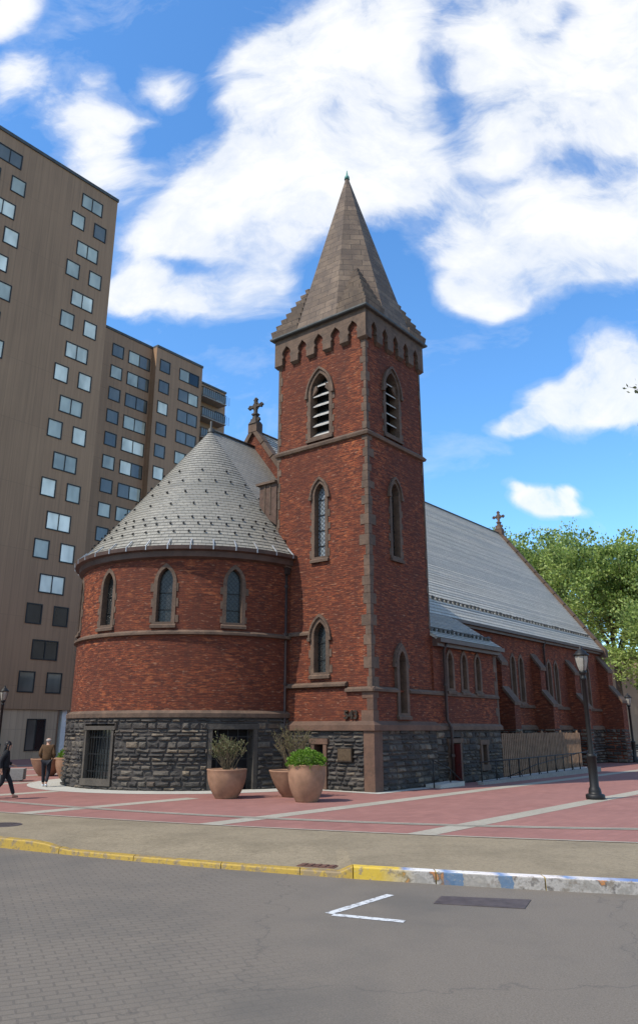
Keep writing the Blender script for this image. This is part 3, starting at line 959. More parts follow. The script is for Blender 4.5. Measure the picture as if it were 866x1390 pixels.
# --- spire
SC = ((TU + TU2) / 2, (TV + TV2) / 2); HS = 2.15 + CO + .10
SZ0 = 18.30; APEX = 27.5
hu = (TU2 - TU) / 2 + CO + .15; hv = (TV2 - TV) / 2 + CO + .13
mb = MB()
square_band(mb, SC[0] - hu, SC[0] + hu, SC[1] - hv, SC[1] + hv, [(-.25, 18.19), (.0, 18.20), (.03, 18.24), (.03, 18.30), (-.3, 18.32)])
mb.build('eave_flashing', M['lead'], church)
mb = MB(); t8 = math.tan(math.pi / 8)
def octring(f, z):
    a, b = hu * f, hv * f
    p = [(a, -b * t8), (a, b * t8), (a * t8, b), (-a * t8, b), (-a, b * t8), (-a, -b * t8), (-a * t8, -b), (a * t8, -b)]
    return [(SC[0] + x, SC[1] + y, z) for x, y in p]
NR = 26
fz = lambda z: max(.018, 1 - (z - SZ0) / (APEX - .25 - SZ0))
rings = []
for k in range(NR + 1):
    z = SZ0 + (APEX - .35 - SZ0) * k / NR
    rings.append(octring(fz(z), z))
for k in range(NR):      # courses, each lapping a little over the one beneath
    a = rings[k]; b = rings[k + 1]
    for i in range(8):
        j = (i + 1) % 8
        wv0 = (Vector(a[j]) - Vector(a[i])).length / 2; wv1 = (Vector(b[j]) - Vector(b[i])).length / 2
        z0 = .36 * k; mb.face([a[i], a[j], b[j], b[i]], [(i * 3 - wv0, z0), (i * 3 + wv0, z0), (i * 3 + wv1, z0 + .36), (i * 3 - wv1, z0 + .36)])
# arrises
spire = mb.build('spire', M['spire'], church)
mb = MB()
for sx in (-1, 1):
    for sy in (-1, 1):
        NB = 8; HB = 2.55
        fa = fz(SZ0 + HB) * (1 + t8) / 2 * 1.0
        top = Vector((sx * hu * fa, sy * hv * fa, HB))
        P0 = Vector((sx * hu, sy * hv, 0)); A0 = Vector((sx * hu, sy * hv * t8, 0)); B0 = Vector((sx * hu * t8, sy * hv, 0))
        for k in range(NB):
            t0 = (k + .34) / NB; t1 = max(0, k - .02) / NB
            z0 = HB * k / NB; z1 = HB * (k + 1) / NB + .01
            tri0 = [p.lerp(top, t0) for p in (A0, P0, B0)]; tri1 = [p.lerp(top, t1) for p in (A0, P0, B0)]
            # the back corners run deep inside the spire
            inn = Vector((sx * hu * .1, sy * hv * .1, 0))
            r0 = [Vector((p.x, p.y, z0)) for p in tri0] + [Vector((inn.x, inn.y, z0))]
            r1 = [Vector((p.x, p.y, z1)) for p in tri1] + [Vector((inn.x, inn.y, z1))]
            o = Vector((SC[0], SC[1], SZ0))
            mb.hexa([o + p for p in r0], [o + p for p in r1])
mb.build('broach', M['spire'], spire)
mb = MB(); mb.lathe([(.0, .42), (.022, .36), (.05, .12), (.11, .04), (.13, -.12), (.0, -.12)], (SC[0], SC[1], APEX - .42 + .02), 12)
mb.build('finial', M['copper'], spire)

# --- roofs
CE, CA = 8.47, 15.15; RE = RA + .24
mb = MB(); NS = 96; ROWS = 46
sl = math.hypot(RE, CA - CE)
for k in range(ROWS):
    f0, f1 = k / ROWS, (k + 1) / ROWS
    for i in range(NS):
        t0, t1 = math.pi * i / NS, math.pi * (i + 1) / NS
        def P(t, f, lap=0.0):
            r = RE * (1 - f) + lap * .45; z = CE + (CA - CE) * f + lap * .6
            return (ua - r * math.sin(t), vc + r * math.cos(t), z)
        a, b, c, d = P(t0, f0, .018), P(t1, f0, .018), P(t1, f1), P(t0, f1)
        rr = RE * (1 - (f0 + f1) / 2)
        mb.face([a, b, c, d], [(t0 * rr, f0 * sl), (t1 * rr, f0 * sl), (t1 * rr, f1 * sl), (t0 * rr, f1 * sl)])
for sg in (-1, 1):   # short straight length against the nave gable
    a = (ua, vc + sg * RE, CE); b = (UE, vc + sg * RE, CE); c = (UE, vc, CA); d = (ua, vc, CA)
    mb.face([a, b, c, d], [(0, 0), (UE - ua, 0), (UE - ua, sl), (0, sl)])
apse_roof = mb.build('apse_roof', M['slate'], church)
mb = MB(); mb.tube([(ua - .02, vc, CA + .03), (UE, vc, CA + .03)], .07, 6); mb.lathe([(.16, -.12), (.13, .05), (.05, .12), (.05, .42), (.02, .46), (0, .46)], (ua, vc, CA), 10)
mb.build('ridge_cap', M['lead'], apse_roof)
# snow guards in the staggered rows the photo shows
rows = [(.10, 7, 0), (.16, 7, 3.5), (.207, 7, 0), (.315, 15, 0), (.414, 15, 7), (.51, 15, 0), (.60, 28, 7)]
ng = 0
for f, step, off in rows:
    t = 38 + off
    while t < 182:
        r = RE * (1 - f) + .02; z = CE + (CA - CE) * f + .03
        tt = R(t + random.uniform(-.5, .5)); n = Vector((-math.sin(tt), math.cos(tt), .78)).normalized()
        p = Vector((ua - r * math.sin(tt), vc + r * math.cos(tt), z)); side = Vector((math.cos(tt), math.sin(tt), 0))
        dn = n.cross(side).normalized()
        mb = MB(); w = .035
        b = [p - side * w - dn * .035, p + side * w - dn * .035, p + side * w + dn * .035, p - side * w + dn * .035]
        mb.hexa(b, [q + n * .055 for q in b])
        if ng < 98: mb.build('snow_guard', M['black'], apse_roof)
        ng += 1; t += step
mb = MB()
rg = [(0.0, CE - .42), (.16, CE - .36), (.20, CE - .16), (.36, CE - .12), (.38, CE + .02), (.30, CE + .03), (.22, CE - .05)]
run(mA, 0, math.pi * RA, rg, 90, mb)
mb.build('gutter', M['gutter'], church)
for t in range(32, 180, 9):
    m2 = MB(); s = R(t) * RA
    m2.mbox(mA, s - .016, s + .016, CE - .13, CE + .05, .395, .36)
    m2.hexa([mA(s - .016, CE + .03, .39), mA(s + .016, CE + .03, .39), mA(s + .016, CE + .03, .33), mA(s - .016, CE + .03, .33)],
            [mA(s - .016, CE + .33, .08), mA(s + .016, CE + .33, .08), mA(s + .016, CE + .31, .04), mA(s - .016, CE + .31, .04)])
    m2.build('gutter_strap', M['strap'], church)
# kneeler where the apse gutter meets the tower
mb = MB(); mb.hexa([(TU - .34, 3.78, CE - .45), (TU + .0, 3.78, CE - .45), (TU, 4.02, CE - .45), (TU - .34, 4.02, CE - .45)], [(TU - .22, 4.25, CE + .75), (TU, 4.25, CE + .75), (TU, 4.5, CE + .75), (TU - .22, 4.5, CE + .75)])
mb.build('kneeler', M['brown_warm'], church)
# boarded hatch on the chancel roof beside the tower
mb = MB()
mb.hexa([(-.02, TV2 - .01, 9.9), (1.2, TV2 - .01, 9.9), (1.2, 5.55, 10.6), (-.02, 5.55, 10.6)], [(-.02, TV2 - .01, 11.72), (1.2, TV2 - .01, 11.72), (1.2, 5.55, 11.72), (-.02, 5.55, 11.72)])
hatch = mb.build('roof_hatch', M['wood_hatch'], church)
mb = MB(); mb.box(-.14, 1.3, TV2 - .005, 5.68, 11.722, 11.82)
for vv_ in (4.95, 5.25): mb.box(-.045, -.022, vv_ - .03, vv_ + .03, 10.4, 11.71)
mb.build('hatch_lid', M['brown'], hatch)

# nave roof
def slope_roof(name, mat, u0, u1, v0, z0, v1, z1, th=.10, rows=52, u0b=None, u1b=None):
    mb = MB(); L = math.hypot(v1 - v0, z1 - z0)
    nv, nz = -(z1 - z0) / L, abs(v1 - v0) / L
    if v1 < v0: nv = (z1 - z0) / L
    for k in range(rows):
        f0, f1 = k / rows, (k + 1) / rows; lap = .016
        a = (u0, v0 + (v1 - v0) * f0 + nv * lap, z0 + (z1 - z0) * f0 + nz * lap); b = (u1, a[1], a[2])
        c = (u1, v0 + (v1 - v0) * f1, z0 + (z1 - z0) * f1); d = (u0, c[1], c[2])
        mb.face([a, b, c, d], [(u0, f0 * L), (u1, f0 * L), (u1, f1 * L), (u0, f1 * L)])
    B = [(u0, v0 - nv * th, z0 - nz * th), (u1, v0 - nv * th, z0 - nz * th), (u1, v1 - nv * th, z1 - nz * th), (u0, v1 - nv * th, z1 - nz * th)]
    mb.face(B[::-1]); T = [(u0, v0, z0), (u1, v0, z0), (u1, v1, z1), (u0, v1, z1)]
    for i in range(4): mb.face([B[i], B[(i + 1) % 4], T[(i + 1) % 4], T[i]])
    return mb.build(name, mat, church)
nave_roof = slope_roof('nave_roof', M['slate_nave'], UE + .1, UW - .15, VEAVE, EAV, vc, RIDGE)
slope_roof('nave_roof', M['slate_nave'], UE + .1, UW - .15, 2 * vc - VEAVE, EAV, vc, RIDGE)
annex_roof = slope_roof('annex_roof', M['slate_annex'], TU2 - .02, 9.82, -.22, 5.46, VEAVE + .10, EAV + .06, .10, 17)
mb = MB(); mb.tube([(UE + .1, vc, RIDGE + .02), (UW - .2, vc, RIDGE + .02)], .07, 6); mb.build('ridge_cap', M['lead'], nave_roof)
# snow rails: lumpy fence of small brackets a little above each eave
def snow_rail(u0, u1, v0, z0, dv, dz, par, step=.30):
    mb = MB(); u = u0
    while u < u1:
        w = random.uniform(.10, .22); h = random.uniform(.10, .17)
        mb.hexa([(u, v0, z0), (u + w, v0, z0), (u + w, v0 + .07, z0 + .07), (u, v0 + .07, z0 + .07)], [(u, v0 - .05, z0 + h), (u + w, v0 - .05, z0 + h), (u + w, v0 + .02, z0 + h + .05), (u, v0 + .02, z0 + h + .05)])
        u += step
    mb.tube([(u0, v0 - .03, z0 + .13), (u1, v0 - .03, z0 + .13)], .022, 5)
    mb.build('snow_rail', M['lead'], par)
k_ = (RIDGE - EAV) / (vc - VEAVE)
snow_rail(8.2, UW - .6, VEAVE + .62, EAV + .62 * k_ + .01, 0, 0, nave_roof, .42)
snow_rail(TU2 + .15, 9.6, -.22 + .42, 5.46 + .42 * .65 + .01, 0, 0, annex_roof, .36)
mb = MB()
mb.box(9.6, UW - .1, VEAVE - .13, VEAVE + .03, EAV - .17, EAV - .03)
mb.box(9.6, UW - .1, VEAVE + .032, NV + .05, EAV - .30, EAV - .02)
mb.build('gutter', M['gutter'], church)
mb = MB()
mb.box(TU2 + .01, 9.80, -.36, -.20, 5.26, 5.42); mb.box(TU2 + .01, 9.66, -.198, .06, 5.12, 5.42)
mb.build('gutter', M['gutter'], church)

def gable_coping(u0, u1, lift, zend, vend):
    mb = MB(); L = math.hypot(vc - VEAVE, RIDGE - EAV); dv, dz = (vc - VEAVE) / L, (RIDGE - EAV) / L
    for sg in (-1, 1):
        def P(u, f, h):   # f along slope from eave, h off the slope
            v = VEAVE + (vc - VEAVE) * f - dz * h; z = EAV + (RIDGE - EAV) * f + dv * h
            if sg > 0: v = 2 * vc - v
            return (u, v, z)
        n = 11
        for k in range(n):
            f0 = -.02 + 1.02 * k / n + .003; f1 = -.02 + 1.02 * (k + 1) / n - .003
            top = min(f1, 1.0)
            mb.hexa([P(u0, f0, -.06), P(u1, f0, -.06), P(u1, top, -.06), P(u0, top, -.06)], [P(u0, f0, lift), P(u1, f0, lift), P(u1, top, lift), P(u0, top, lift)])
    mb.box(u0 - .02, u1 + .02, vc - .28, vc + .28, RIDGE - .1, RIDGE + .34)
    mb.box(u0 - .04, u1 + .04, VEAVE - .22, VEAVE + .35, EAV - .45, EAV + .05)
    mb.build('gable_coping', M['brown'], church)
gable_coping(UE - .14, UE + .26, .16, 0, 0)
gable_coping(UW - .28, UW + .16, .18, 0, 0)
def cross(u, mat):
    mb = MB(); z = RIDGE + .34
    def B(v0, v1, z0, z1, d=.07): mb.box(u - d, u + d, vc + v0, vc + v1, z + z0, z + z1)
    rings = [[(u - a, vc - a, z + h), (u + a, vc - a, z + h), (u + a, vc + a, z + h), (u - a, vc + a, z + h)] for a, h in ((.26, 0), (.20, .14), (.14, .20), (.10, .46), (.15, .52), (.15, .58), (.08, .64))]
    mb.loft(rings, cap1=True)
    for s in (-1, 1):
        mb.hexa([(u - .06, vc + s * .14, z + .1), (u + .06, vc + s * .14, z + .1), (u + .06, vc + s * .3, z + .22), (u - .06, vc + s * .3, z + .22)], [(u - .06, vc + s * .10, z + .3), (u + .06, vc + s * .10, z + .3), (u + .06, vc + s * .26, z + .36), (u - .06, vc + s * .26, z + .36)])
    B(-.075, .075, .62, 1.28)
    B(-.34, .34, .93, 1.06, .068)
    for dv, dz in ((-.38, .995), (.38, .995), (0, 1.34)):   # trefoil ends
        for ov, oz in ((0, .09), (.09, 0), (-.09, 0), (0, -.09)):
            mb.lathe([(0, .06), (.055, .045), (.075, 0), (.055, -.045), (0, -.06)], (u, vc + dv + ov * .8, z + dz + oz * .8), 8)
    ring = [(u, vc + .2 * math.cos(a), z + .995 + .2 * math.sin(a)) for a in [2 * math.pi * i / 16 for i in range(17)]]
    mb.tube(ring, .035, 5)
    mb.build('gable_cross', mat, church)
cross(UE + .06, simple('cross_iron', (.055, .042, .032), .6, .2, .5, 9)); cross(UW - .06, M['brown'])

# --- buttresses
def buttress(u0, u1, outv, z_low, inv, z_mid, z_top):
    mb = MB()
    prof = [(NV + .05, 0), (outv, 0), (outv, z_low), (inv, z_low + (inv - outv) * 1.3), (inv, z_mid), (NV + .05, z_top)]
    mb.face([(u0, v, z) for v, z in prof]); mb.face([(u1, v, z) for v, z in reversed(prof)])
    for a, b in zip(prof, prof[1:]): mb.face([(u0, a[0], a[1]), (u1, a[0], a[1]), (u1, b[0], b[1]), (u0, b[0], b[1])])
    o = mb.build('buttress', M['brick'], church)
    def cap(v0, z0, v1, z1):
        c = MB()
        c.hexa([(u0 - .05, v0 - .06, z0 - .12), (u1 + .05, v0 - .06, z0 - .12), (u1 + .05, v1, z1 - .1), (u0 - .05, v1, z1 - .1)],
               [(u0 - .05, v0 - .06, z0 + .05), (u1 + .05, v0 - .06, z0 + .05), (u1 + .05, v1, z1 + .10), (u0 - .05, v1, z1 + .10)])
        c.build('weathering', M['brown'], o)
    cap(outv, z_low, inv, z_low + (inv - outv) * 1.3); cap(inv, z_mid, NV + .06, z_top)
    s = MB()
    blocks(s, lambda q, z, d: (u0 - d, q, z), outv, NV, 0, SZ - .05); blocks(s, lambda q, z, d: (q, outv - d, z), u0 - .03, u1 + .03, 0, SZ - .05)
    s.build('stone_foot', M['stone'], o)
for u in (14.4, 19.2, 24.2): buttress(u - .32, u + .32, 1.35, 3.25, 1.9, 5.2, 6.0)
buttress(29.3, 30.15, 1.05, 3.7, 1.75, 5.6, 6.6)

# --- pipes, plaque, numerals
def pipe(pts, r=.055, heads=()):
    mb = MB(); mb.tube(pts, r, 8)
    for h in heads: mb.box(h[0] - .11, h[0] + .11, h[1] - .11, h[1] + .11, h[2] - .14, h[2] + .14)
    for p, q in zip(pts, pts[1:]):
        n = int(abs(q[2] - p[2]) / 1.8)
        for k in range(n):
            f = (k + .5) / n; c = [p[i] + (q[i] - p[i]) * f for i in range(3)]
            mb.lathe([(r, -.05), (r + .025, -.05), (r + .025, .05), (r, .05)], c, 8, False)
    mb.build('downpipe', M['pipe'], church)
pipe([(-.14, 3.92, 8.2), (-.14, 3.92, 2.7), (-.25, 3.82, 2.4), (-.25, 3.82, .05)], .065, [(-.14, 3.92, 7.9)])
pipe([(4.82, -.28, 5.3), (4.82, -.10, 5.0), (4.82, -.10, 2.35), (4.95, -.2, 2.05), (4.95, -.2, .05)], .06)
pipe([(20.6, 2.2, 6.8), (20.6, 2.3, 6.5), (20.6, 2.3, 2.3)], .06)
mb = MB(); mb.mbox(mL0, .86, 1.48, .94, 1.40, .13, .0)
pq = mb.build('plaque', M['bronze_dark'], church)
mb = MB(); mb.mbox(mL0, .90, 1.44, .98, 1.36, .138, .12)
for k in range(7):
    w = random.uniform(.12, .21); mb.mbox(mL0, 1.17 - w, 1.17 + w, 1.02 + k * .042, 1.037 + k * .042, .142, .13)
mb.build('plaque_face', M['bronze'], pq)
def text_mesh(body, size, depth, name, mat, parent, mtx):
    cu = bpy.data.curves.new(name, 'FONT'); cu.body = body; cu.size = size; cu.extrude = depth; cu.align_x = 'CENTER'; cu.offset = .012
    to = bpy.data.objects.new(name + '_src', cu); COL.objects.link(to)
    dg = bpy.context.evaluated_depsgraph_get()
    me = bpy.data.meshes.new_from_object(to.evaluated_get(dg))
    bpy.data.objects.remove(to); me.transform(mtx); me.materials.clear(); me.materials.append(mat)
    o = bpy.data.objects.new(name, me); COL.objects.link(o); o.parent = parent
    return o
# letters run along -v on the left face, facing -u
mt = Matrix(((0, 0, -1, LU - .05), (-1, 0, 0, .93), (0, 1, 0, 2.35), (0, 0, 0, 1)))
text_mesh('543', .40, .03, 'house_number', M['bronze_dark'], church, mt)

# ------------------------------------------------------------------ things in front of the church
# concrete landing and steps by the red door, ramp kerb, railing, slat fence
mb = MB()
mb.hexa([tuple(W(u, v, z)) for u, v, z in ((3.0, -.75, 0), (4.75, -.75, 0), (4.75, -.12, 0), (3.0, -.12, 0))], [tuple(W(u, v, z)) for u, v, z in ((3.0, -.75, .12), (4.75, -.75, .16), (4.75, -.12, .16), (3.0, -.12, .12))])
tag(mb.build('landing_slab', M['concrete']), 'pale concrete landing slab left of the red basement door', 'slab')
rl = empty('stair_handrail', W(4.6, -.6), UV_ROT, 'short black sloping handrail left of the red door', 'handrail')
mb = MB(); mb.tube([(-1.7, .1, .95), (-.6, .05, .62), (.1, -.08, .16)], .022, 6); mb.build('rail', M['black'], rl)
for p_, z0_, z1_ in (((-.55, .05), .14, .6), ((.1, -.08), 0, .2), ((-1.65, .1), 0, .93)):
    mb = MB(); mb.tube([(*p_, z0_), (*p_, z1_)], .02, 6); mb.build('post', M['black'], rl)
mb = MB()
RK = [(5.55, -.98, .10), (9, -.98, .14), (13, -1.0, .18), (18.2, -1.0, .22)]
for (u0, v, z0), (u1, v1, z1) in zip(RK, RK[1:]):
    mb.hexa([tuple(W(u0, v - .12, 0)), tuple(W(u1, v1 - .12, 0)), tuple(W(u1, v1 + .12, 0)), tuple(W(u0, v + .12, 0))], [tuple(W(u0, v - .12, z0)), tuple(W(u1, v1 - .12, z1)), tuple(W(u1, v1 + .12, z1)), tuple(W(u0, v + .12, z0))])
tag(mb.build('ramp_kerb', M['concrete_dark'], weld=False), 'long low concrete kerb under the black ramp railing', 'kerb wall')
mb = MB()
mb.hexa([tuple(W(*p)) for p in ((7.0, -.84, -.02), (18.2, -.84, -.02), (18.2, -.02, -.02), (7.0, -.02, -.02))], [tuple(W(*p)) for p in ((7.0, -.84, .02), (18.2, -.84, .19), (18.2, -.02, .19), (7.0, -.02, .02))])
tag(mb.build('access_ramp', M['concrete']), 'shallow concrete access ramp between fence and railing', 'ramp')

rail = empty('ramp_railing', W(5.6, -.98), UV_ROT, 'long black metal ramp railing in front of the slat fence', 'railing')
mb = MB(); mb.tube([(0, 0, .80), (3.6, 0, .84), (12.4, 0, .95), (13.7, 0, .98)], .024, 6); mb.build('top_rail', M['black'], rail)
mb = MB(); mb.tube([(2.6, .14, .16), (5.5, .14, .55), (12.8, .14, 1.06)], .022, 6); mb.build('ramp_rail', M['black'], rail)
for i, du in enumerate((.1, 1.35, 2.55, 3.45, 4.5, 5.4, 6.3, 7.3, 8.2, 9.2, 10.2, 11.2, 12.2)):
    mb = MB(); zt = .80 + .012 * du
    mb.tube([(du, 0, .10 + .008 * du), (du, 0, zt)], .025, 6)
    if i % 2: mb.tube([(du + .0, 0, .4), (du + .25, .0, .14)], .016, 5)
    mb.build('post', M['black'], rail)

fence = empty('slat_fence', W(9.85, .12), UV_ROT, 'brown vertical wood slat fence panel beside the nave wall', 'fence')
mb = MB()
x = 0.0
while x < 9.2:
    w_ = random.uniform(.085, .11); mb.box(x, x + w_, -.03, 0, .06, 1.84 + random.uniform(-.02, .02)); x += .185
for zz in (.35, 1.5): mb.box(0, 9.2, .001, .05, zz, zz + .09)
mb.build('slat_panel', M['wood'], fence)
for x in (.0, 2.3, 4.6, 6.9, 9.1):
    mb = MB(); mb.box(x - .05, x + .05, .052, .15, 0, 1.88); mb.lathe([(.05, 0), (.06, .03), (0, .07)], (x, .1, 1.88), 8); mb.build('post', M['wood'], fence)

# ------------------------------------------------------------------ lamps
def street_lamp(loc, H, label, name='street_lamp'):
    o = empty(name, loc, 0, label, 'street lamp', 'black lantern lamp posts round the plaza')
    k = H / 4.4
    mb = MB(); mb.lathe([(.0, 0), (.27, 0), (.28, .03), (.28, .12), (.25, .15), (.19, .16), (.19, .22), (.17, .30), (.135, .36), (.135, 1.18), (.15, 1.20), (.155, 1.25), (.13, 1.28), (.10, 1.30), (.0, 1.30)], (0, 0, 0), 20)
    mb.build('base', M['black'], o)
    mb = MB(); mb.lathe([(.085, 1.29), (.078, 1.4), (.066, 3.45 * k), (.09, 3.47 * k), (.09, 3.53 * k), (.07, 3.56 * k), (.07, 3.62 * k), (.11, 3.66 * k), (.12, 3.74 * k), (.0, 3.74 * k)], (0, 0, 0), 16)
    mb.build('pole', M['black'], o)
    z0 = 3.74 * k
    mb = MB(); mb.lathe([(.105, 0), (.15, .12), (.19, .30), (.205, .44), (.20, .46), (0, .46)], (0, 0, z0), 8, False)
    lg = mb.build('lantern_glass', M['lamp_glass'], o)
    mb = MB()
    for i in range(8):
        if i % 2: continue
        a = 2 * math.pi * i / 8; c, s = math.cos(a), math.sin(a)
        mb.tube([(.108 * c, .108 * s, z0 - .02), (.155 * c, .155 * s, z0 + .12), (.195 * c, .195 * s, z0 + .30), (.21 * c, .21 * s, z0 + .46)], .014, 5)
    mb.build('lantern_frame', M['black'], o)
    mb = MB(); mb.lathe([(0, .455), (.235, .455), (.245, .48), (.235, .51), (.17, .55), (.15, .60), (.09, .63), (.06, .68), (.045, .70), (.05, .73), (.0, .78)], (0, 0, z0), 16)
    mb.build('lantern_cap', M['black'], o)
    return o
street_lamp((8.30, 25.05, 0), 4.42, 'large black lantern lamp post in front of the nave')
street_lamp((-16.95, 43.2, 0), 4.1, 'thin black lantern lamp post behind the woman, by the brown high-rise')
street_lamp((20.05, 52.2, 0), 4.1, 'small distant black lantern lamp post before the tan building')

# ------------------------------------------------------------------ planters and shrubs
def lathe_pot(name, loc, prof, label, soil_r, soil_z):
    o = empty(name, loc, 0, label, 'planter', 'terracotta planters round the church')
    mb = MB(); mb.lathe(prof, (0, 0, 0), 36); mb.build('pot', M['terracotta'], o)
    mb = MB(); mb.lathe([(0, soil_z + .02), (soil_r * .6, soil_z + .015), (soil_r, soil_z)], (0, 0, 0), 24); mb.build('soil', M['soil'], o)
    return o
def cup(rb, rt, h, bulge=0.0, lip=.05):
    p = [(0, 0), (rb * .96, 0), (rb, .03)]
    for i in range(1, 8):
        f = i / 8; p.append((rb + (rt - rb) * f ** .8 + bulge * math.sin(f * math.pi), .03 + (h - .08) * f))
    p += [(rt, h - .05), (rt + .012, h - .03), (rt + .012, h), (rt - lip, h), (rt - lip - .01, h - .05), (rt - lip - .05, h - .16), (0, h - .17)]
    return p
def sc_(px): return px
PX = 1049 / 27.0
lathe_pot('planter', (-2.83, 25.45, 0), cup(.35, .61, .84, .05), 'wide round terracotta planter left of the other two, holding a thin grey-green shrub', .52, .72)
lathe_pot('planter', (-.82, 26.0, 0), cup(.34, .74, .78, .02), 'low bowl-shaped terracotta planter half hidden behind the tall one', .64, .66)
lathe_pot('planter', (-.36, 24.25, 0), cup(.33, .54, 1.02, .07), 'tall terracotta planter topped with a clipped bright green bush', .46, .90)
lathe_pot('planter', (-10.75, 35.3, 0), cup(.30, .52, .85, .05), 'terracotta planter at the left edge of the apse behind the walking man', .44, .75)
lathe_pot('planter', (-12.3, 37.3, 0), cup(.34, .72, .74, .02), 'terracotta bowl planter hidden behind the legs of the walking man', .62, .64)

def leaves(name, mat, pts, dirs, size, parent, aspect=.55):
    """one mesh of many small bent leaf faces"""
    n = len(pts)
    rs = np.random.RandomState(n)
    pts = np.asarray(pts, float); dirs = np.asarray(dirs, float)
    d = dirs + rs.normal(0, .6, (n, 3)); d /= np.linalg.norm(d, axis=1)[:, None] + 1e-9
    r = rs.normal(0, 1, (n, 3)); s = np.cross(d, r); s /= np.linalg.norm(s, axis=1)[:, None] + 1e-9
    L = size * rs.uniform(.6, 1.3, (n, 1))
    a = pts; b = pts + d * L * .5 + s * L * aspect * .5; c = pts + d * L; e = pts + d * L * .5 - s * L * aspect * .5
    V = np.stack([a, b, c, e], 1).reshape(-1, 3)
    me = bpy.data.meshes.new(name)
    me.vertices.add(4 * n); me.vertices.foreach_set('co', V.ravel())
    me.loops.add(4 * n); me.loops.foreach_set('vertex_index', np.arange(4 * n, dtype=np.int32))
    me.polygons.add(n); me.polygons.foreach_set('loop_start', np.arange(0, 4 * n, 4, dtype=np.int32)); me.polygons.foreach_set('loop_total', np.full(n, 4, np.int32))
    me.update(); me.validate(); me.materials.append(mat)
    o = bpy.data.objects.new(name, me); COL.objects.link(o)
    if parent: o.parent = parent
    return o

def dome_bush(loc, rx, rz, label, n=3200, size=.06):
    o = empty('boxwood_bush', loc, 0, label, 'bush', 'clipped bushes in planters')
    rs = np.random.RandomState(5)
    v = rs.normal(0, 1, (n, 3)); v[:, 2] = np.abs(v[:, 2]) * 1.0 - .12; v /= np.linalg.norm(v, axis=1)[:, None]
    bump = 1 + .10 * np.sin(v[:, 0] * 9 + 1) * np.cos(v[:, 1] * 8) + .06 * np.sin(v[:, 2] * 14 + v[:, 0] * 11)
    rad = bump * (1 - .22 * rs.uniform(0, 1, n) ** 2)
    p = v * rad[:, None] * np.array([rx, rx, rz])
    leaves('foliage', M['leaf_box'], p, v, size, o)
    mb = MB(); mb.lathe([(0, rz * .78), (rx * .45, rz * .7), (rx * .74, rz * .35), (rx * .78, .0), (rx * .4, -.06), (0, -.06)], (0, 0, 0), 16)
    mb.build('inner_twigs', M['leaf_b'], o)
    for k in range(5):
        m2 = MB(); a = k * 1.26; m2.tube([(0, 0, -.12), (rx * .4 * math.cos(a), rx * .4 * math.sin(a), rz * .5)], [.02, .008], 5); m2.build('stem', M['twig'], o)
    return o
dome_bush((-.36, 24.25, 1.04), .55, .38, 'round clipped bright green bush in the tall front planter', 4200)
dome_bush((-10.75, 35.3, .88), .42, .36, 'small bright green bush in the planter behind the walking man', 2200)

def twig_shrub(loc, H, spread, n, label, leafmat, nleaf, lsize, seed, upright=.8):
    o = empty('twiggy_shrub', loc, 0, label, 'shrub', 'open twiggy shrubs in planters')
    rs = random.Random(seed); mb = MB(); P = []; D = []
    for i in range(n):
        a = rs.uniform(0, 2 * math.pi); rr = spread * math.sqrt(rs.uniform(.03, 1))
        h = H * rs.uniform(.6, 1.0) * (1 - .25 * (rr / spread) ** 2)
        b = Vector((rs.uniform(-.1, .1), rs.uniform(-.1, .1), -.1)); e = Vector((rr * math.cos(a), rr * math.sin(a), h))
        m = b.lerp(e, .5) + Vector((0, 0, h * .12 * upright)) * 1.0 + Vector((rs.uniform(-.04, .04), rs.uniform(-.04, .04), 0))
        pts = [b, b.lerp(m, .5) - Vector((0, 0, 0)), m, m.lerp(e, .5) + Vector((rs.uniform(-.03, .03), rs.uniform(-.03, .03), .02)), e]
        mb.tube(pts, [.011, .009, .008, .006, .003], 4)
        for k in range(3):
            f = rs.uniform(.4, .9); q = m.lerp(e, f); t = q + Vector((rs.uniform(-.16, .16), rs.uniform(-.16, .16), rs.uniform(.06, .22)))
            mb.tube([q, q.lerp(t, .5), t], [.005, .004, .002], 3)
            for j in range(nleaf):
                g = rs.uniform(.1, 1); P.append(q.lerp(t, g)); D.append((t - q).normalized())
        for j in range(nleaf * 2):
            g = rs.uniform(.2, 1); P.append(m.lerp(e, g)); D.append((e - m).normalized())
    mb.build('stem', M['twig'], o)
    leaves('foliage', leafmat, [tuple(p) for p in P], [tuple(d) for d in D], lsize, o, .5)
twig_shrub((-2.83, 25.45, .72), 1.22, .62, 60, 'thin grey-green twiggy shrub in the wide left planter', M['leaf_olive'], 5, .06, 3, .5)
twig_shrub((-.82, 26.0, .66), 1.62, .72, 80, 'tall bare olive-brown twiggy shrub in the low bowl planter', M['leaf_bud'], 3, .04, 4, .8)

# grey block bench at left
mb = MB(); mb.box(-.7, .7, -.35, .35, .06, .48); mb.box(-.6, .6, -.28, .28, 0, .062)
blk = mb.build('block_bench', M['concrete_dark'], loc=(-12.65, 33.5, 0)); blk.rotation_euler = (0, 0, R(10))
tag(blk, 'low grey concrete block bench behind the woman at left', 'bench')

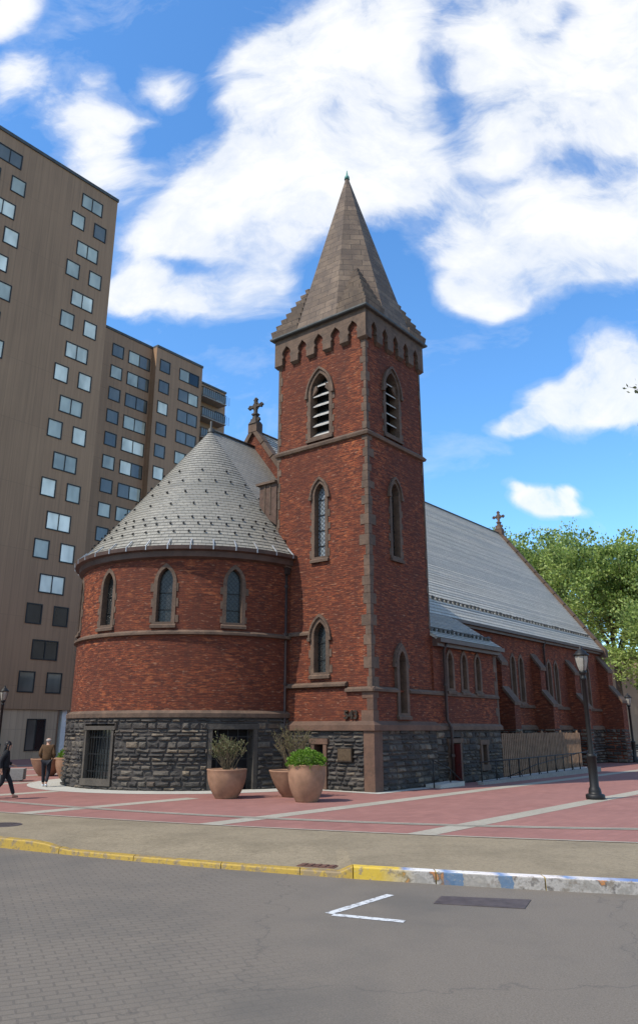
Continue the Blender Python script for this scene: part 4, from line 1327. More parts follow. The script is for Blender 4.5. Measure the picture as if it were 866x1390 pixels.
# ------------------------------------------------------------------ brown high-rise and lower block
def window_unit(parent, mp, s0, s1, z0, z1, panes, mats, fw=.085):
    f = MB()
    rec = -.04
    xs_ = [s0 + (s1 - s0) * i / panes for i in range(panes + 1)]
    hs = [rect(a + fw, b - fw * (.5 if i < panes - 1 else 1) if panes > 1 else b - fw, z0 + fw, z1 - fw) for i, (a, b) in enumerate(zip(xs_, xs_[1:]))]
    if panes == 2:
        hs = [rect(s0 + fw, xs_[1] - fw * .4, z0 + fw, z1 - fw), rect(xs_[1] + fw * .4, s1 - fw, z0 + fw, z1 - fw)]
    f.plate(rect(s0, s1, z0, z1), hs, mp, .05, -.02, -.05)
    w = f.build('window', M['frame'], parent)
    for i, h in enumerate(hs):
        p = MB(); p.fill([(a, b) for a, b in h], [], mp, .004); p.build('pane', M[mats[i]], w)
    return w
rw = random.Random(21)
BV = 36.0; BU0 = -24.0; BU1 = 12.62; BZ = 48.15
hi = empty('apartment_tower', W(-6, BV), UV_ROT, 'tall brown panelled high-rise with staggered windows left of the church', 'apartment building')
ou = -6.0
def mB(s, z, d): return (s - ou, -d, z)
mb = MB()
mb.face([(BU0 - ou, 0, 3.35), (BU1 - ou, 0, 3.35), (BU1 - ou, 0, BZ), (BU0 - ou, 0, BZ)], [(BU0, 3.35 - .1), (BU1, 3.25), (BU1, BZ - .1), (BU0, BZ - .1)])
mb.face([(BU1 - ou, 0, 3.35), (BU1 - ou, 16, 3.35), (BU1 - ou, 16, BZ), (BU1 - ou, 0, BZ)])
mb.face([(BU0 - ou, 0, 3.35), (BU0 - ou, 16, 3.35), (BU0 - ou, 16, BZ), (BU0 - ou, 0, BZ)])
mb.face([(BU0 - ou, 16, 0), (BU1 - ou, 16, 0), (BU1 - ou, 16, BZ), (BU0 - ou, 16, BZ)])
mb.face([(BU0 - ou, 0, BZ), (BU1 - ou, 0, BZ), (BU1 - ou, 16, BZ), (BU0 - ou, 16, BZ)])
mb.face([(BU0 - ou, 0, 3.35), (BU1 - ou, 0, 3.35), (BU1 - ou, 16, 3.35), (BU0 - ou, 16, 3.35)])
mb.build('wall', M['panel'], hi)
mb = MB(); mb.box(BU0 - ou - .06, BU1 - ou + .06, -.10, 16.06, BZ + .003, BZ + .30); mb.build('roof_edge', M['lead'], hi)
mb = MB(); mb.box(BU0 - ou, 11.72 - ou, .12, 15.9, -.1, 3.345)
gf = mb.build('ground_floor', M['ground_floor'], hi)
mb = MB(); mb.box(11.722 - ou, 12.2 - ou, 1.2, 15.8, -.1, 3.34); mb.build('entrance_recess', M['frame'], hi)
mb = MB(); mb.box(12.22 - ou, 12.6 - ou, .25, .65, -.1, 3.343); mb.build('corner_column', M['white'], hi)
mgf = lambda s, z, d: (s - ou, .12 - d, z)
for s0 in (9.30, 5.0, .5, -4.0):
    window_unit(hi, mgf, s0, s0 + 1.5, .55, 2.72, 2, ['pane_grey', 'pane_dark'], .07)
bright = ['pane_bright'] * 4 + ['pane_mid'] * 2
def pick(z):  # low floors get darker panes, painted reflection of dark surroundings
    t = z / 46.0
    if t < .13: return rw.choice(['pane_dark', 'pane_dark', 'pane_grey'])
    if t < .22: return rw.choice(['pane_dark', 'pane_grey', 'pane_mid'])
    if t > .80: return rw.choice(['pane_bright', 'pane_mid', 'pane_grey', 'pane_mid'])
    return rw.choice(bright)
for off in (0.0, -7.95, -15.9):
    for k in range(9):
        zc = 46.25 - 4.84 * k
        m1 = pick(zc); m2 = m1 if rw.random() < .7 else pick(zc)
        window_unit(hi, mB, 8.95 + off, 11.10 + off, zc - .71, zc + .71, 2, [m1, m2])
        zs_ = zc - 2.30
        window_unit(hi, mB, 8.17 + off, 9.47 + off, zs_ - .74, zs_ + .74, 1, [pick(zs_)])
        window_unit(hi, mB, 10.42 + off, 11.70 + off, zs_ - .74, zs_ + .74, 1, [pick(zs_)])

LV_, LB = 42.0, 39.1
lo = empty('apartment_block', W(22, LV_), UV_ROT, 'lower brown panelled apartment block with balconies behind the apse roof', 'apartment building')
lu = 22.0
def mC(s, z, d): return (s - lu, -d, z)
def mC2(s, z, d): return (s - lu, -.75 - d, z)
mb = MB()
mb.box(8 - lu, 22.5 - lu, 0, 14, -.1, LB)
mb.build('wall', M['panel2'], lo)
mb = MB(); mb.box(22.502 - lu, 28.8 - lu, -.75, 13.9, -.1, LB + .02); mb.build('wall', M['panel2'], lo)
mb = MB(); mb.box(28.802 - lu, 33.4 - lu, .3, 13.8, -.1, 38.0); mb.build('wall', M['panel2'], lo)
mb = MB(); mb.box(8 - lu, 22.50 - lu, -.08, 14, LB + .003, LB + .25); mb.box(22.505 - lu, 28.85 - lu, -.83, 13.9, LB + .023, LB + .27); mb.box(28.86 - lu, 33.46 - lu, .2, 13.8, 38.003, 38.22)
mb.build('roof_edge', M['lead'], lo)
for k in range(13):
    zt = 37.85 - 2.30 * k
    pk = lambda: rw.choice(['pane_mid', 'pane_grey', 'pane_mid', 'pane_grey', 'pane_bright' if k > 1 else 'pane_grey'])
    window_unit(lo, mC, 17.68, 19.05, zt - 1.35, zt, 1, [pk()])
    p1 = pk(); window_unit(lo, mC, 19.64, 22.34, zt - 1.40, zt, 2, [p1, pk() if rw.random() < .5 else p1])
    window_unit(lo, mC2, 23.0, 24.35, zt - 1.2, zt + .15, 1, [pk()])
    p1 = pk(); window_unit(lo, mC2, 25.6, 28.35, zt - 1.25, zt + .12, 2, [p1, pk() if rw.random() < .6 else 'pane_dark'])
    window_unit(lo, lambda s, z, d: (s - lu, .3 - d, z), 31.9, 33.2, zt - 1.4, zt - .1, 1, [pk()])
for k in range(10):
    z = 36.0 - 2.33 * k
    mb = MB(); mb.box(28.9 - lu, 32.4 - lu, -.95, .28, z - .12, z)
    b = mb.build('balcony', M['concrete_dark'], lo)
    mb = MB()
    mb.box(28.9 - lu, 32.4 - lu, -.95, -.91, z + .96, z + 1.02); mb.box(28.86 - lu, 28.9 - lu, -.95, -.1, z + .96, z + 1.02)
    for i in range(14): mb.box(28.9 - lu + i * .3, 28.93 - lu + i * .3, -.945, -.915, z, z + .96)
    for i in range(3): mb.box(28.865 - lu, 28.895 - lu, -.85 + i * .3, -.82 + i * .3, z, z + .96)
    mb.build('balcony_railing', M['frame'], b)
    mb = MB(); mb.box(28.93 - lu, 32.36 - lu, -.905, -.89, z + .1, z + .9); mb.build('balcony_glass', M['pane_grey'], b)

# tan building at far right
tb = empty('tan_building', (44, 92, 0), R(-6), 'pale tan rendered building seen beyond the trees at right', 'building')
mb = MB(); mb.box(-16, 30, -8, 8, -.1, 9.6); mb.build('wall', M['tan'], tb)
mb = MB(); mb.box(-16.2, 30.2, -8.2, 8.2, 9.603, 9.95); mb.build('roof_edge', M['concrete'], tb)
mT = lambda s, z, d: (s, -8 - d, z)
for s in (-14.6, -9, -3, 3, 9, 15, 21):
    for z in (1.0, 4.0):
        window_unit(tb, mT, s, s + 1.3, z, z + 1.7, 1, ['pane_dark'], .09)
mb = MB(); mb.box(-16, 30, -8.3, -8.003, 0, .35); mb.build('plinth', M['concrete'], tb)
# far bench and low wall beside the far lamp
bn = empty('park_bench', (24.0, 60.5, 0), R(8), 'dark slatted park bench far away at the right edge', 'bench')
mb = MB()
for k in range(4): mb.box(-.9, .9, -.25 + k * .13, -.15 + k * .13, .42, .46)
mb.build('seat', M['black'], bn)
mb = MB()
for k in range(3): mb.box(-.9, .9, .28, .31, .55 + k * .14, .65 + k * .14)
mb.build('backrest', M['black'], bn)
for x in (-.8, .8):
    mb = MB(); mb.box(x - .03, x + .03, -.22, .30, 0, .42); mb.box(x - .03, x + .03, .25, .31, .42, .9); mb.build('leg', M['black'], bn)
mb = MB(); mb.box(-9, 9, -.3, .3, -.05, .55); lw = mb.build('low_wall', M['concrete_dark'], loc=(32.5, 64, 0)); lw.rotation_euler = (0, 0, R(-4))
tag(lw, 'low grey concrete wall beyond the far end of the church', 'wall')

# ------------------------------------------------------------------ trees
def tree(name, loc, H, trunk_h, crown_r, crown_c, n_limb, nleaf, lsize, label, seed, mats=('leaf_a', 'leaf_b'), squash=.85, group='trees beyond the church', tr=.30):
    o = empty(name, loc, 0, label, 'tree', group)
    rs = random.Random(seed); nr = np.random.RandomState(seed)
    mb = MB(); P = []; clumps = []
    top = Vector((rs.uniform(-.5, .5), rs.uniform(-.5, .5), H * .82))
    tp = [Vector((0, 0, -.1)), Vector((rs.uniform(-.1, .1), 0, trunk_h * .5)), Vector((rs.uniform(-.25, .25), rs.uniform(-.25, .25), trunk_h)), Vector((top.x * .6, top.y * .6, (trunk_h + top.z) / 2)), top]
    mb.tube(tp, [tr * 1.25, tr, tr * .85, tr * .5, tr * .12], 9)
    mb.build('trunk', M['bark'], o)
    cc = Vector((0, 0, crown_c))
    lm = MB()
    for i in range(n_limb):
        f = rs.uniform(0.0, .9); b = tp[2].lerp(tp[4], f)
        a = rs.uniform(0, 2 * math.pi); el = rs.uniform(-.25, 1.1)
        dirv = Vector((math.cos(a) * math.cos(el), math.sin(a) * math.cos(el), math.sin(el)))
        e = cc + Vector((dirv.x * crown_r, dirv.y * crown_r, dirv.z * (H - crown_c))) * rs.uniform(.75, 1.0)
        if dirv.z < 0: e.z = crown_c + dirv.z * (crown_c - trunk_h * .6)
        m = b.lerp(e, .5) + Vector((rs.uniform(-.5, .5), rs.uniform(-.5, .5), rs.uniform(.1, .9)))
        r0 = tr * .42 * (1 - .5 * f)
        lm.tube([b, b.lerp(m, .5), m, m.lerp(e, .5), e], [r0, r0 * .8, r0 * .55, r0 * .3, r0 * .1], 6)
        for q, w in ((e, 1.0), (m.lerp(e, .55), .9), (m, .6)):
            clumps.append((q, w))
        for k in range(4):
            q = m.lerp(e, rs.uniform(.1, .95)); t = q + Vector((rs.uniform(-1, 1), rs.uniform(-1, 1), rs.uniform(-.35, .9))) * crown_r * .34
            lm.tube([q, q.lerp(t, .5) + Vector((0, 0, .1)), t], [r0 * .3, r0 * .2, r0 * .06], 4); clumps.append((t, .8))
    lm.build('limb', M['bark'], o)
    C = np.array([tuple(c[0]) for c in clumps]); Wt = np.array([c[1] for c in clumps]); Wt = Wt / Wt.sum()
    # sub clumps: sprays of leaves around each branch end
    ns = nleaf // 26
    idx = nr.choice(len(C), ns, p=Wt)
    S = C[idx] + nr.normal(0, 1, (ns, 3)) * crown_r * np.array([.15, .15, .11])
    li = nr.randint(0, ns, nleaf)
    pts = S[li] + nr.normal(0, 1, (nleaf, 3)) * np.array([.34, .34, .22]) * (crown_r / 5.0) ** .5
    out = pts - np.array([0, 0, crown_c * .8]); out /= np.linalg.norm(out, axis=1)[:, None] + 1e-6
    dark = nr.uniform(0, 1, ns)[li] < .28
    leaves('crown', M[mats[0]], pts[~dark], out[~dark], lsize, o, .7)
    leaves('crown', M[mats[1]], pts[dark], out[dark], lsize, o, .7)
    return o
tree('plane_tree', (27.0, 72, 0), 20.8, 6.0, 6.2, 13.0, 28, 46000, .27, 'large leafy plane tree rising highest behind the far gable', 11)
tree('plane_tree', (33.0, 68, 0), 19.8, 5.5, 5.8, 11.6, 28, 42000, .27, 'leafy plane tree cut by the right edge with low branches over the tan building', 12)
tree('plane_tree', (21.4, 82, 0), 23.0, 6.0, 5.4, 15.5, 30, 40000, .30, 'paler plane tree just right of the far gable cross', 13)
tree('plane_tree', (38.5, 80, 0), 22.3, 6.0, 6.5, 12.6, 24, 26000, .34, 'plane tree at far right behind the others', 14)
tree('plane_tree', (28.4, 61.5, 0), 12.4, 3.2, 4.6, 7.4, 30, 46000, .24, 'lower leafy tree hanging over the far lamp post', 15)
tree('plane_tree', (26.8, 97, 0), 19, 4.5, 7.0, 10.5, 24, 26000, .36, 'dense tree in the background between the trunks', 16)

# street tree outside the frame at right: only the tip of one branch shows
st = empty('street_tree', (9.4, 14.2, 0), 0, 'near street tree of which only a leafy twig tip shows at the right edge', 'tree')
mb = MB(); mb.tube([(0, 0, -.1), (.05, 0, 2.5), (0, .05, 5), (.1, 0, 8.2), (.2, .1, 11)], [.17, .14, .12, .07, .02], 9); mb.build('trunk', M['bark'], st)
mb = MB(); P = []; D = []; rs = random.Random(3)
ends = [(-3.22, -.1, 8.50), (-3.0, .0, 8.12), (-3.05, .0, 7.75)]
B = Vector((.05, 0, 7.0))
for e in ends:
    e = Vector(e); m = B.lerp(e, .5) + Vector((0, 0, .25))
    mb.tube([B, m, m.lerp(e, .6), e], [.035, .02, .012, .005], 5)
    for k in range(40):
        f = rs.uniform(.55, 1.0); q = m.lerp(e, f) + Vector((rs.gauss(0, .06), rs.gauss(0, .06), rs.gauss(0, .06))); P.append(tuple(q)); D.append(tuple((e - m).normalized()))
for i in range(26):
    a = rs.uniform(-1.3, 1.5); l = rs.uniform(1.2, 2.6); z0 = rs.uniform(5.2, 9.5); e = Vector((math.cos(a) * l, math.sin(a) * l, z0 + rs.uniform(.6, 2)))
    b = Vector((.05, .03, z0)); m = b.lerp(e, .5) + Vector((0, 0, .2)); mb.tube([b, m, e], [.04, .02, .006], 5)
    for k in range(120):
        q = b.lerp(e, rs.uniform(.4, 1.05)) + Vector((rs.gauss(0, .25), rs.gauss(0, .25), rs.gauss(0, .2))); P.append(tuple(q)); D.append(tuple((e - b).normalized()))
mb.build('limb', M['bark'], st)
leaves('crown', M['leaf_olive'], P, D, .10, st, .55)

# ------------------------------------------------------------------ people
def skinned(name, mat, parent, verts, edges, radii, sub=2):
    me = bpy.data.meshes.new(name); me.from_pydata(verts, edges, []); me.update()
    o = bpy.data.objects.new(name, me); COL.objects.link(o)
    md = o.modifiers.new('skin', 'SKIN'); md.use_smooth_shade = True
    if not me.skin_vertices: me.attributes  # created with the modifier
    sv = me.skin_vertices[0].data if me.skin_vertices else None
    if sv is None:
        bm = bmesh.new(); bm.from_mesh(me); bm.verts.layers.skin.verify(); bm.to_mesh(me); bm.free(); sv = me.skin_vertices[0].data
    for i, r in enumerate(radii):
        sv[i].radius = (r, r) if not hasattr(r, '__len__') else r
        sv[i].use_root = (i == 0)
    s = o.modifiers.new('sub', 'SUBSURF'); s.levels = sub; s.render_levels = sub
    dg = bpy.context.evaluated_depsgraph_get()
    m2 = bpy.data.meshes.new_from_object(o.evaluated_get(dg)); o.modifiers.clear(); o.data = m2
    m2.materials.clear(); m2.materials.append(mat)
    m2.polygons.foreach_set('use_smooth', [True] * len(m2.polygons)); o.parent = parent
    return o
def join_meshes(objs, name, mat, parent):
    bm = bmesh.new()
    for o in objs: bm.from_mesh(o.data)
    me = bpy.data.meshes.new(name); bm.to_mesh(me); bm.free(); me.materials.append(mat)
    for o in objs: bpy.data.objects.remove(o)
    me.polygons.foreach_set('use_smooth', [True] * len(me.polygons))
    o = bpy.data.objects.new(name, me); COL.objects.link(o); o.parent = parent
    return o
def ico(c, r, sc=(1, 1, 1), sub=3):
    bm = bmesh.new(); bmesh.ops.create_icosphere(bm, subdivisions=sub, radius=1)
    for v in bm.verts: v.co = Vector((c[0] + v.co.x * r * sc[0], c[1] + v.co.y * r * sc[1], c[2] + v.co.z * r * sc[2]))
    me = bpy.data.meshes.new('lump'); bm.to_mesh(me); bm.free()
    o = bpy.data.objects.new('lump', me); COL.objects.link(o); return o

def person(loc, rz, label, S, joints, mats, hair, longhair=False, top='coat', skirt=False):
    """joints: dict of points for a 1.7 m figure facing +y"""
    o = empty('person', loc, rz, label, 'person'); o.scale = (S, S, S)
    J = {k: Vector(v) for k, v in joints.items()}
    # body: torso, neck, head, arms, legs in one skin, hands with five fingers
    V = []; E = []; Rr = []
    def add(p, r): V.append(tuple(p)); Rr.append(r); return len(V) - 1
    pel = add(J['pelvis'], (.13, .10)); wa = add(J['pelvis'].lerp(J['chest'], .5), (.12, .095)); ch = add(J['chest'], (.145, .11)); nk = add(J['neck'], .055); hb = add(J['head'] - Vector((0, 0, .05)), .075); hd = add(J['head'] + Vector((0, 0, .04)), .092); ht = add(J['head'] + Vector((0, 0, .10)), .06)
    E += [(pel, wa), (wa, ch), (ch, nk), (nk, hb), (hb, hd), (hd, ht)]
    for s in ('l', 'r'):
        a = add(J['sh_' + s], .06); b = add(J['el_' + s], .043); c = add(J['wr_' + s], .03)
        E.extend([(ch, a), (a, b), (b, c)])
        d = (J['wr_' + s] - J['el_' + s]).normalized()
        p = add(J['wr_' + s] + d * .08, (.035, .022)); E.append((c, p))
        h = add(J['hip_' + s], .085); k = add(J['kn_' + s], .055); n = add(J['an_' + s], .04); t = add(J['toe_' + s], .03)
        E.extend([(pel, h), (h, k), (k, n), (n, t)])
    body = skinned('body_src', mats['skin'], None, V, E, Rr)
    extra = []
    for s, sg in (('l', -1), ('r', 1)):
        d = (J['wr_' + s] - J['el_' + s]).normalized(); side = d.cross(Vector((0, 1, 0)))
        side = side.normalized() if side.length > .1 else Vector((1, 0, 0)); fw = d.cross(side).normalized()
        base = J['wr_' + s] + d * .09
        for k, (off, ln) in enumerate(((-.024, .062), (-.008, .075), (.008, .07), (.024, .055))):
            q = base + side * 0 + fw * off
            extra.append(skinned('f', mats['skin'], None, [tuple(q - d * .02), tuple(q + d * ln * .5 + side * .006), tuple(q + d * ln + side * .02)], [(0, 1), (1, 2)], [.009, .0085, .007], 1))
        q = J['wr_' + s] + d * .05
        extra.append(skinned('f', mats['skin'], None, [tuple(q), tuple(q + fw * .035 + d * .03), tuple(q + fw * .042 + d * .06)], [(0, 1), (1, 2)], [.012, .010, .008], 1))
    # face: nose, ears, brow
    hc = J['head'] + Vector((0, 0, .03))
    extra.append(ico(hc + Vector((0, .098, -.015)), .018, (.8, 1.2, 1.5), 2))
    for sg in (-1, 1): extra.append(ico(hc + Vector((sg * .088, -.005, -.01)), .026, (.5, .8, 1.2), 2))
    extra.append(ico(hc + Vector((0, .078, -.062)), .03, (1.1, .6, .35), 2))
    bd = join_meshes([body] + extra, 'body', mats['skin'], o)
    for sg in (-1, 1):
        e = ico(hc + Vector((sg * .034, .083, .012)), .011, (1.2, .6, .8), 2); e.name = 'eye'; e.data.materials.append(M['hair_dark']); e.parent = o
    # trousers
    V = []; E = []; Rr = []
    pel = add(J['pelvis'] + Vector((0, 0, -.02)), (.165, .13))
    for s in ('l', 'r'):
        h = add(J['hip_' + s] - Vector((0, 0, .06)), .10); k = add(J['kn_' + s], .074); n = add(J['an_' + s] + Vector((0, 0, .03)), .060)
        E.extend([(pel, h), (h, k), (k, n)])
    skinned('trousers', mats['legs'], o, V, E, Rr)
    # coat or top
    V = []; E = []; Rr = []
    hem = J['pelvis'] + Vector((0, 0, mats.get('hem', -.06)))
    a0 = add(J['chest'] - Vector((0, 0, .02)), (.195, .145)); w = add(J['pelvis'].lerp(J['chest'], .45), (.185, .145)); hm = add(hem, (.19, .15)); nk = add(J['neck'] - Vector((0, 0, .03)), .085)
    E += [(a0, w), (w, hm), (a0, nk)]
    for s in ('l', 'r'):
        a = add(J['sh_' + s], .082); b = add(J['el_' + s], .066); c = add(J['wr_' + s] + (J['el_' + s] - J['wr_' + s]) * .06, .047)
        E.extend([(a0, a), (a, b), (b, c)])
    skinned('jacket', mats['top'], o, V, E, Rr)
    # shoes
    for s in ('l', 'r'):
        sh = skinned('shoe', mats['shoe'], o, [tuple(J['an_' + s] + Vector((0, -.03, -.035))), tuple(J['an_' + s].lerp(J['toe_' + s], .5) + Vector((0, 0, -.012))), tuple(J['toe_' + s] + (J['toe_' + s] - J['an_' + s]).normalized() * .02)], [(0, 1), (1, 2)], [(.05, .05), (.048, .04), (.04, .026)], 2)
    # hair
    if hair != 'bald':
        parts = [ico(hc + Vector((0, -.018, .028)), .104, (.95, 1.02, .98))]
    else:
        parts = [ico(hc + Vector((0, -.026, -.012)), .098, (.97, .9, .62))]
    if longhair:
        for k in range(7):
            x = -.075 + .025 * k
            parts.append(skinned('f', mats['hair'], None, [tuple(hc + Vector((x, -.05, .04))), tuple(hc + Vector((x * 1.2, -.09, -.12))), tuple(hc + Vector((x * 1.3, -.10, -.30))), tuple(hc + Vector((x * 1.1, -.085, -.42)))], [(0, 1), (1, 2), (2, 3)], [.035, .04, .034, .014], 1))
        for sg in (-1, 1):
            parts.append(skinned('f', mats['hair'], None, [tuple(hc + Vector((sg * .07, .02, .06))), tuple(hc + Vector((sg * .095, .015, -.06))), tuple(hc + Vector((sg * .10, .0, -.22)))], [(0, 1), (1, 2)], [.03, .028, .012], 1))
    join_meshes(parts, 'hair', mats['hair'], o)
    return o
base_j = dict(pelvis=(0, 0, .93), chest=(0, .01, 1.27), neck=(0, .02, 1.44), head=(0, .04, 1.56),
              sh_l=(-.18, 0, 1.37), sh_r=(.18, 0, 1.37), el_l=(-.25, -.05, 1.10), el_r=(.25, -.05, 1.10), wr_l=(-.19, .13, .96), wr_r=(.19, .13, .96),
              hip_l=(-.09, 0, .90), hip_r=(.09, 0, .90), kn_l=(-.09, .10, .50), kn_r=(.10, .0, .49), an_l=(-.08, .16, .09), an_r=(.09, -.22, .13), toe_l=(-.085, .30, .04), toe_r=(.095, -.11, .035))
mj = dict(base_j)
# walking man seen from behind (faces away from the camera)
person((-10.02, 30.3, 0), R(8), 'man in brown jacket and dark trousers walking away beside the apse', 1.02, mj,
       dict(skin=M['skin'], legs=M['cloth_navy'], top=M['jacket_brown'], shoe=M['shoe_white'], hair=M['hair_grey'], hem=-.10), 'bald')
wj = dict(base_j); wj.update(kn_l=(-.08, .20, .52), an_l=(-.08, .34, .10), toe_l=(-.08, .47, .07), kn_r=(.08, -.02, .49), an_r=(.08, -.30, .16), toe_r=(.08, -.20, .05), el_l=(-.22, .05, 1.08), wr_l=(-.17, .22, 1.0), el_r=(.22, -.12, 1.12), wr_r=(.2, -.08, .88))
person((-9.52, 25.0, 0), R(-72), 'woman with long dark hair in black clothes striding right at the left edge', .97, wj,
       dict(skin=M['skin'], legs=M['cloth_black'], top=M['cloth_black'], shoe=M['shoe_tan'], hair=M['hair_dark'], hem=-.16), 'full', True)
cj = dict(base_j)
person((-10.0, 25.25, 0), R(-70), 'small child in pink trousers beside the striding woman, mostly outside the frame', .62, cj,
       dict(skin=M['skin'], legs=M['pink'], top=M['pink'], shoe=M['shoe_tan'], hair=M['hair_dark'], hem=-.08), 'full')

# ------------------------------------------------------------------ world, sun, camera
SUN = (-.935 * Ud + .35 * Vd).normalized()
EL = R(52)
az_sun = math.atan2(SUN.x, SUN.y)
world = bpy.data.worlds.new('World'); scene.world = world; world.use_nodes = True
nt = world.node_tree; g = G(nt); bg = nt.nodes['Background']
sky = g.n('ShaderNodeTexSky'); sky.sky_type = 'NISHITA'; sky.sun_disc = False
sky.sun_elevation = EL; sky.sun_rotation = az_sun
sky.air_density = 1.0; sky.dust_density = .4; sky.ozone_density = 2.0
hs = g.n('ShaderNodeHueSaturation'); hs.inputs['Saturation'].default_value = 1.18; hs.inputs['Value'].default_value = 1.15
g.l(sky.outputs[0], hs.inputs['Color'])
tc = g.n('ShaderNodeTexCoord'); sep = g.n('ShaderNodeSeparateXYZ'); g.l(tc.outputs['Generated'], sep.inputs[0])
ya = g.math('MAXIMUM', g.math('ABSOLUTE', sep.outputs['Y']), .05)
cmb = g.n('ShaderNodeCombineXYZ'); g.l(g.math('DIVIDE', sep.outputs['X'], ya), cmb.inputs[0]); g.l(g.math('DIVIDE', sep.outputs['Z'], ya), cmb.inputs[1])
PV = cmb.outputs[0]
# distort the coordinate a little so that cloud edges billow
dn = g.n('ShaderNodeTexNoise'); dn.inputs['Scale'].default_value = 5.0; dn.inputs['Detail'].default_value = 3; g.l(PV, dn.inputs['Vector'])
vs = g.n('ShaderNodeVectorMath', operation='SUBTRACT'); g.l(dn.outputs['Color'], vs.inputs[0]); vs.inputs[1].default_value = (.5, .5, .5)
vm = g.n('ShaderNodeVectorMath', operation='SCALE'); g.l(vs.outputs[0], vm.inputs[0]); vm.inputs['Scale'].default_value = .10
va = g.n('ShaderNodeVectorMath', operation='ADD'); g.l(PV, va.inputs[0]); g.l(vm.outputs[0], va.inputs[1])
PD = va.outputs[0]
# cloud banks: centre (tan azimuth, tan elevation), half sizes, tilt, weight
CLOUDS = [(0.0445, 1.0069, 0.2556, 0.2095, 0.436, 1.3), (-0.038, 0.8325, 0.2735, 0.192, 0.524, 1.5), (-0.1161, 0.7508, 0.2114, 0.1339, 0.611, 1.3), (-0.2025, 0.6788, 0.1521, 0.0806, 0.175, 0.8), (-0.1556, 0.6157, 0.204, 0.0592, 0.035, 1.2), (-0.2752, 0.6157, 0.0816, 0.039, 0.087, 0.7), (0.1484, 0.889, 0.219, 0.2156, 0.0, 1.0), (0.1066, 1.0842, 0.2298, 0.178, 0.0, 1.0), (0.3211, 1.0069, 0.3007, 0.2865, 0.0, 1.2), (0.4586, 1.0529, 0.2737, 0.3331, 0.0, 1.5), (0.2499, 0.8325, 0.1727, 0.1399, 0.0, 0.7), (0.4604, 0.8606, 0.203, 0.1247, 0.175, 1.0), (0.3643, 0.7047, 0.2367, 0.123, 0.244, 1.5), (0.4589, 0.7508, 0.1691, 0.1348, 0.0, 1.4), (0.2361, 0.6157, 0.102, 0.0437, 0.087, 0.9), (0.2929, 0.647, 0.1508, 0.0715, 0.175, 0.9), (0.4172, 0.4898, 0.0788, 0.0907, 0.0, 1.5), (0.3444, 0.4441, 0.0973, 0.064, 0.349, 1.4), (0.2745, 0.4127, 0.0578, 0.0251, 0.175, 1.2), (0.443, 0.4441, 0.0648, 0.0571, 0.0, 0.9), (0.2929, 0.2928, 0.0645, 0.0338, 0.0, 1.7), (0.3445, 0.3115, 0.025, 0.0184, 0.0, 1.0), (0.329, 0.2866, 0.0446, 0.0156, 0.0, 0.9), (0.2518, 0.3136, 0.0225, 0.0105, 0.0, 0.4), (-0.2538, 1.0069, 0.0722, 0.0649, -0.611, 0.75), (-0.3769, 0.9471, 0.0889, 0.1114, 1.047, 0.6), (-0.3265, 0.8395, 0.0865, 0.0791, -0.698, 0.7), (-0.365, 0.8818, 0.0656, 0.0629, 0.0, 0.5), (-0.4947, 1.0099, 0.0542, 0.0653, 0.0, 0.85), (-0.5214, 1.1482, 0.0622, 0.0821, -0.698, 1.2), (-0.1066, 1.0375, 0.0909, 0.1547, 0.0, 0.55), (-0.3047, 0.9324, 0.059, 0.0294, -0.087, 0.5), (-0.3651, 1.0145, 0.0377, 0.048, 0.0, 0.4), (0.2144, 1.132, 0.062, 0.162, -0.087, -0.7), (0.2137, 0.9324, 0.0502, 0.1654, 0.209, -0.6), (0.4128, 1.1449, 0.0404, 0.1227, -0.436, -0.6), (0.395, 0.8437, 0.1371, 0.0459, 0.105, -0.85), (0.2836, 0.8214, 0.0861, 0.0313, 0.175, -0.5), (-0.1963, 0.666, 0.1034, 0.0208, -0.052, -0.8), (0.3068, 0.9768, 0.0895, 0.0263, 0.611, -0.35)]
tot = None; neg = None
for (cx_, cz_, ax, az_, rot, wgt) in CLOUDS:
    mp = g.n('ShaderNodeMapping', vector_type='TEXTURE')
    mp.inputs['Location'].default_value = (cx_, cz_, 0); mp.inputs['Rotation'].default_value = (0, 0, rot); mp.inputs['Scale'].default_value = (ax, az_, 1)
    g.l(PD, mp.inputs[0])
    gr = g.n('ShaderNodeTexGradient', gradient_type='SPHERICAL'); g.l(mp.outputs[0], gr.inputs[0])
    e = g.math('MULTIPLY', gr.outputs['Fac'], wgt)
    if wgt > 0: tot = e if tot is None else g.math('ADD', tot, e)
    else: neg = e if neg is None else g.math('ADD', neg, e)
# streaks: noise drawn out along the drift of the cloud bank
st_ = g.n('ShaderNodeMapping'); st_.inputs['Rotation'].default_value = (0, 0, R(-38)); st_.inputs['Scale'].default_value = (.82, 1.15, 1); g.l(PD, st_.inputs[0])
n1 = g.n('ShaderNodeTexNoise'); n1.inputs['Scale'].default_value = 6.0; n1.inputs['Detail'].default_value = 10; n1.inputs['Roughness'].default_value = .64; n1.inputs['Distortion'].default_value = .35; g.l(st_.outputs[0], n1.inputs['Vector'])
n2 = g.n('ShaderNodeTexNoise'); n2.inputs['Scale'].default_value = 2.6; n2.inputs['Detail'].default_value = 5; g.l(PV, n2.inputs['Vector'])
behind = g.ramp(g.math('MULTIPLY', sep.outputs['Y'], -1.0), [(.0, 0), (.35, .34)])  # extra cloud cover out of view, added to whiten the ambient light
tot = g.math('ADD', tot, behind)
n3 = g.n('ShaderNodeTexNoise'); n3.inputs['Scale'].default_value = 3.2; n3.inputs['Detail'].default_value = 6; n3.inputs['Roughness'].default_value = .6; g.l(PD, n3.inputs['Vector'])
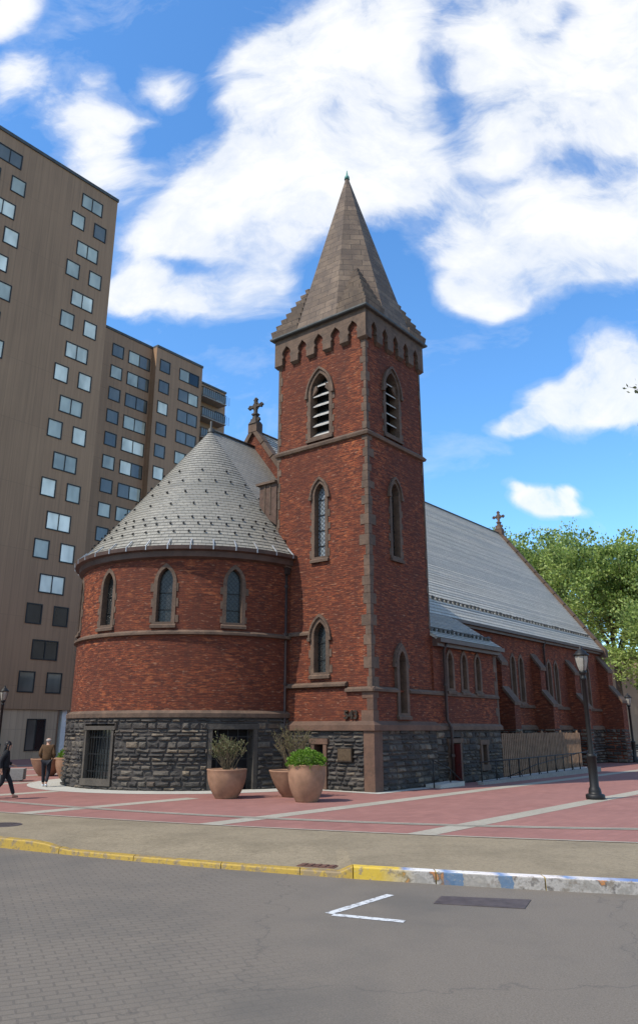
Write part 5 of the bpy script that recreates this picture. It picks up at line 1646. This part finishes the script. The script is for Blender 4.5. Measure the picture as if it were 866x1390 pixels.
dens = g.math('ADD', g.math('ADD', g.math('MINIMUM', tot, .76), g.math('MULTIPLY', g.math('MAXIMUM', neg, -.7), .62)), g.math('MULTIPLY', g.math('SUBTRACT', n1.outputs['Fac'], .5), 1.75))
dens = g.math('ADD', dens, g.math('MULTIPLY', g.math('SUBTRACT', n3.outputs['Fac'], .5), 1.0))
cov = g.ramp(dens, [(.08, 0), (.30, .16), (.48, .50), (.66, .82), (.95, 1)])
shade = g.ramp(g.math('ADD', g.math('MULTIPLY', n2.outputs['Fac'], .5), g.math('MULTIPLY', n1.outputs['Fac'], .5)), [(.36, (4.1, 4.3, 4.55)), (.54, (4.75, 4.8, 4.85))])
blue = g.mix(1.0, hs.outputs[0], (.80, 1.0, 1.10), 'MULTIPLY')
fin = g.mix(cov, blue, shade)
g.l(fin, bg.inputs['Color']); bg.inputs['Strength'].default_value = .15

sl_ = bpy.data.lights.new('sun', 'SUN'); sl_.energy = 3.4; sl_.angle = R(.53); sl_.color = (1, .92, .79)
so = bpy.data.objects.new('sun', sl_); COL.objects.link(so)
dirn = Vector((SUN.x * math.cos(EL), SUN.y * math.cos(EL), math.sin(EL)))
so.rotation_euler = (-dirn).to_track_quat('-Z', 'Y').to_euler(); so.location = dirn * 200

cd = bpy.data.cameras.new('camera'); cam = bpy.data.objects.new('camera', cd); COL.objects.link(cam)
cam.location = (0, 0, CAM_H)
PITCH = math.atan(340 / 1049)
cam.rotation_euler = (math.pi / 2 + PITCH, 0, 0)
cd.sensor_fit = 'VERTICAL'; cd.sensor_height = 36; cd.lens = 36 * 1049 / 1390
cd.shift_y = -45 / 1390
cd.clip_start = .1; cd.clip_end = 3000
scene.camera = cam

scene.view_settings.view_transform = 'Standard'; scene.view_settings.look = 'None'
scene.view_settings.exposure = 0.56; scene.view_settings.gamma = 1; scene.view_settings.use_curve_mapping = False
scene.render.engine = 'CYCLES'
scene.cycles.max_bounces = 6; scene.cycles.diffuse_bounces = 3; scene.cycles.glossy_bounces = 3
